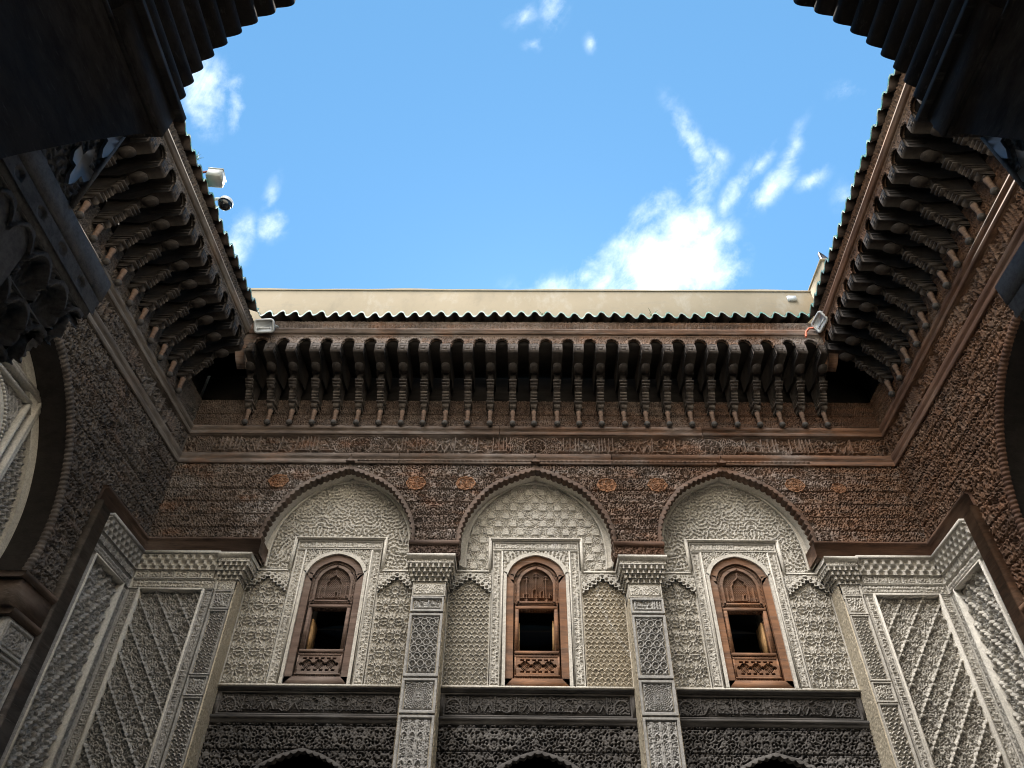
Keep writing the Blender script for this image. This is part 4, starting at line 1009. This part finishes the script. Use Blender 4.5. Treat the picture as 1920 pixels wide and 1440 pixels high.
for s in (-1, 1):
    sb = MB(); S = lambda x: s*x
    sb.box(S(2.09), S(2.34), .0, .62, 5.24, 5.46)
    sb.prism([(.02, 5.24), (.62, 5.24), (3.2, 5.24), (3.2, 3.9), (.62, 3.9), (.50, 4.2), (.33, 4.60), (.12, 5.05)], 'u', S(2.12), S(2.34))
    sb.box(S(2.05), S(2.34), -.03, 3.2, 5.46, 5.50)
    for k in range(4): sb.box(S(2.10+.04*k), S(2.125+.04*k), .01, 3.2, 5.225, 5.24)
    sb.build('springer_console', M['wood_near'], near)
    jf = MB(); relief_side(jf, S(2.31), -s, .012, .62, 4.58, 5.25, .02, lambda a, z: P_scroll(a*1.5, z*1.5), .008); jf.box(S(2.32), S(2.345), 0, 3.2, 4.58, 5.4); jf.box(S(2.300), S(2.36), -.012, .012, 4.58, 5.3)
    jm = jf.build('carved_jamb', M['stucco_dark'], near)
    lf = MB()
    shape = [(0, .17), (.035, .10), (.04, .05), (.09, .07), (.10, .0), (.075, -.05), (.035, -.045), (.03, -.12), (0, -.17), (-.03, -.12), (-.035, -.045), (-.075, -.05), (-.10, 0), (-.09, .07), (-.04, .05), (-.035, .10)]
    for (a, z) in ((.10, 4.78), (.34, 4.80), (.20, 5.05), (.04, 5.12), (.42, 5.10)):
        P = [(max(.014, a+x*.8), min(max(z+y*.95, 4.59), 5.235)) for x, y in shape]
        lf.prism(P, 'u', S(2.292), S(2.312))
    lf.build('leaf_inlay', M['inlay'], jm)
    cp = MB(); cp.box(S(2.31), S(3.1), -.48, 3.2, 4.44, 4.58); cp.box(S(2.325), S(3.1), -.465, 3.2, 4.30, 4.44)
    relief_side(cp, S(2.312), -s, -.475, 3.2, 4.335, 4.43, .012, lambda a, z: (np.hypot(((a/.2) % 1-.5)*.2, z-4.383) > .028)*1.0, .008)
    tiers = [(4.08, 4.30, .010, -.44), (3.87, 4.08, .055, -.36), (3.67, 3.87, .10, -.29)]
    for i, (z0, z1, du, n0) in enumerate(tiers):
        def hf(a, z, z0=z0, z1=z1, i=i):
            b = (z-z0)/(z1-z0); x = ((a/.165+.5*(i % 2)) % 1-.5)*2; top = .95-.55*np.abs(x)**2.4; fan = np.cos(9*np.arctan2(x, b+.05))
            ins = (np.abs(x) < .88) & (b < top)
            rim = np.abs(b-top) < .09
            return np.where(rim & (np.abs(x) < .95), 1.0, np.where(ins, .10+.45*np.abs(x)**2+.09*fan, .55+.3*P_fine(a, z)))
        relief_side(cp, S(2.315+du), -s, n0, 3.2, z0, z1, .09, hf, .008)
        fr_ = lambda u, z, hf=hf: hf(u, z)
        relief(cp, S(2.315+du), S(3.1), z0, z1, n0, -.09, fr_, .01, skirt=0)
        cp.box(S(2.315+du+.09), S(3.1), n0+.09, 3.2, z0, z1); cp.box(S(2.315+du+.004), S(3.1), n0+.004, 3.2, z1-.008, z1)
    cp.box(S(2.44), S(3.1), -.26, 3.2, 0, 3.67)
    relief_side(cp, S(2.43), -s, -.25, 3.2, 3.3, 3.66, .03, P_rosette(.12, 3.48, .15), .009)
    cp.box(S(2.41), S(3.1), -.27, 3.2, 3.22, 3.29)
    cp.build('muqarnas_capital', M['stucco_dark'], near)

# ------------------------------------------------------------------ rooftop
pa = MB(); n = 60
uu = np.linspace(-7.4, 6.6, n); wob = .012*np.sin(uu*1.7)+.008*np.sin(uu*4.1)
pa.box(-7.4, 6.6, -.62, -.30, 11.45, 13.80)
pa.grid(np.stack([np.stack([uu, np.full(n, -.30+.018), 13.80+0*uu], -1), np.stack([uu, np.full(n, -.30+.018), 13.845+wob], -1), np.stack([uu, np.full(n, -.62), 13.855+wob], -1), np.stack([uu, np.full(n, -.62), 13.80+0*uu], -1)]))
pa.grid(np.stack([np.stack([uu, np.full(n, -.299), 13.80+0*uu], -1), np.stack([uu, np.full(n, -.282), 13.80+0*uu], -1)]))
po = pa.build('parapet_wall', M['paint']); po.location = (.25, 10, 0)
tag(po, 'long plain cream parapet wall rising behind the green tiles', 'wall')
bk = MB(); bk.box(6.22, 8.0, -12.0, -9.5, 11.3, 13.85); bk.box(6.19, 8.0, -12.0, -9.47, 13.85, 13.89)
bo = bk.build('rooftop_block', M['paint']); tag(bo, 'short cream masonry block on the roof at the right end of the parapet', 'rooftop block')
ti = MB(); ti.prism([(6.26, 13.895), (6.46, 13.895), (6.40, 13.97), (6.33, 14.10), (6.26, 14.19)], 'n', -9.60, -9.52); ti.prism([(6.24, 13.891), (6.47, 13.891), (6.47, 13.905), (6.24, 13.905)], 'n', -9.66, -9.48)
tag(ti.build('roof_horn', M['slate']), 'dark pointed tip poking up on top of the small cream block', 'roof finial')
pt = MB(); pt.box(5.42, 5.60, -.30, -.262, 13.50, 13.635); pt.box(5.41, 5.61, -.30, -.285, 13.49, 13.645)
plo = pt.build('cover_plate', M['white_metal']); plo.location = (.25, 10, 0); tag(plo, 'small pale square cover plate on the cream parapet', 'cover plate')

def mat_xyz(R): return [list(r) for r in R]
def floodlight(name, label, loc, yaw, pitch, roll=0):
    """lamp faces local n (outwards); pitched down by pitch"""
    T = thing(name, label, 'floodlight', loc, yaw, 'white floodlights on the back eave corners')
    cp_, sp_ = math.cos(pitch), math.sin(pitch); Rm = np.array([[1, 0, 0], [0, cp_, sp_], [0, -sp_, cp_]])
    cr, sr = math.cos(roll), math.sin(roll); Rm = Rm @ np.array([[cr, 0, -sr], [0, 1, 0], [sr, 0, cr]])
    def rr(w, h, r, k=5):
        P = []
        for cx, cz, a0 in ((w-r, h-r, 0), (-w+r, h-r, 90), (-w+r, -h+r, 180), (w-r, -h+r, 270)):
            for i in range(k): a = R_(a0+90*i/(k-1)); P.append((cx+r*math.cos(a), cz+r*math.sin(a)))
        return np.array(P)
    o, i_ = rr(.185, .128, .06), rr(.150, .095, .035); bk_ = rr(.12, .07, .03)
    h = MB(); C2 = lambda P, n: np.vstack([np.stack([P[:, 0], np.full(len(P), n), P[:, 1]], -1), [[P[0, 0], n, P[0, 1]]]])
    h.grid(np.stack([C2(bk_, -.13), C2(rr(.17, .115, .05), -.05), C2(rr(.178, .12, .055), 0), C2(o, .0), C2(o, .028), C2(i_, .030), C2(i_, .012)]))
    h.prism([tuple(p) for p in bk_], 'n', -.135, -.13); h.rot(Rm)
    ho = h.build('housing', M['white_metal'], T)
    gl = MB(); gl.prism([tuple(p) for p in i_], 'n', .004, .012); gl.rot(Rm); gl.build('glass', M['lens'], ho)
    ru = MB(); ru.box(-.10, .10, .012, .016, -.055, -.03); ru.box(-.12, -.10, .012, .02, -.06, -.02); ru.box(.10, .12, .012, .02, -.06, -.02); ru.rot(Rm); ru.build('lamp_tube', M['white_metal'], ho)
    b = MB()
    for s in (-1, 1): b.box(s*.188, s*.198, -.05, -.02, -.02, .02); b.box(s*.190, s*.197, -.16, -.02, -.016, .016)
    b.box(-.197, .197, -.175, -.16, -.016, .016); b.rot(Rm); b.tube([(0, -.16, .0), (0, -.20, .06), (0, -.26, .10)], .014)
    b.build('bracket', M['grey_metal'], T)
    return T
floodlight('floodlight', 'white floodlight facing the viewer at the left end of the back eave', (-4.575, 8.90, 11.165), R_(-4), R_(38))
floodlight('floodlight', 'white floodlight turned sideways beside an orange cable at the right end of the back eave', (5.27, 8.80, 11.22), R_(-84), R_(26), R_(0))
cb = MB(); cb.tube([(5.02, -8.98, 11.02), (5.06, -8.99, 11.16), (5.12, -8.97, 11.225), (5.20, -8.96, 11.235)], .020)
tag(cb.build('cable', M['orange'], smooth=True), 'short orange cable running from the fascia to the right floodlight', 'cable')

# things on the left eave (wall-local coordinates: u = -distance from the corner)
def on_left(name, label, cat, u, nn, z, rz=0.0):
    p = Matrix.Rotation(R_(90)-SKEW, 4, 'Z') @ Vector((u, -nn, 0))
    return thing(name, label, cat, (-5.80+p.x, 10+p.y, z), R_(90)-SKEW+rz)
T = on_left('lamp_box', 'pale grey square lamp box on red brackets above the left eave', 'lamp', -3.64, 1.07, 11.73, R_(8))
b = MB(); b.box(-.11, .11, -.10, .12, 0, .19); b.box(-.118, .118, -.108, .128, .19, .205); b.box(-.095, .095, .12, .128, .015, .175); bo_ = b.build('housing', M['grey_metal'], T)
b = MB(); b.box(-.07, -.04, -.106, -.10, .04, .07); b.box(.02, .05, -.107, -.10, .12, .15); b.build('knockout', M['dark_metal'], bo_)
b = MB(); b.tube([(-.08, -.34, .02), (-.08, -.10, .14)], .018); b.tube([(.06, -.34, .02), (.06, -.10, .14)], .018); b.box(-.11, .09, -.36, -.32, -.10, .04); b.build('bracket', M['red_metal'], T)
T = on_left('dome_camera', 'white and black dome surveillance camera hanging over the left eave', 'camera', -3.34, 1.13, 11.55)
t = np.linspace(0, np.pi/2, 8)
b = MB(); b.lathe([(.0, .155), (.045, .15), (.06, .12), (.075, .10), (.105, .08), (.115, .05), (.115, .0)], (0, .08, 0), 'z', 22); ho = b.build('camera_body', M['white_metal'], T, True)
b = MB(); b.lathe([(.105*math.cos(-a), -.115*math.sin(a)) for a in t], (0, .08, .0), 'z', 22); b.build('dome', M['dome'], T, True)
b = MB(); b.tube([(-.02, -.30, .06), (-.01, -.10, .13), (0, .07, .155)], [.03, .024, .022]); b.box(-.06, .05, -.34, -.28, -.02, .12); b.build('arm', M['white_metal'], T, True)
b = MB(); b.tube([(-.03, -.36, -.10), (-.02, -.30, .02)], .02); b.build('bracket', M['red_metal'], T)
def weed(label, loc, seed, h=.14, rz=0):
    g = np.random.default_rng(seed); mb = MB()
    for k in range(7):
        a = g.uniform(0, 6.28); l = h*g.uniform(.5, 1.1); o = g.uniform(.2, .7)
        pts = [(0, 0, -.03), (o*l*.4*math.cos(a), o*l*.4*math.sin(a), l*.6), (o*l*math.cos(a), o*l*math.sin(a), l)]
        mb.tube(pts, [.005, .006, .002], 5)
    o = mb.build('weed', M['weed']); o.location = loc; tag(o, label, 'plant')
def lw(u, nn, z):
    p = Matrix.Rotation(R_(90)-SKEW, 4, 'Z') @ Vector((u, -nn, 0)); return (-5.80+p.x, 10+p.y, z)
weed('spiky weed nearest the dark arch on the left tile edge', lw(-4.72, .98, 11.62), 3, .17)
weed('spiky weed on the left tile edge just above the grey lamp box', lw(-4.08, .98, 11.62), 4, .15)
weed('small green tuft growing between tiles at the middle of the back eave', (.40, 9.05, 11.60), 5, .15)
weed('green tuft growing between tiles of the back eave right of the middle', (2.40, 9.05, 11.60), 6, .17)
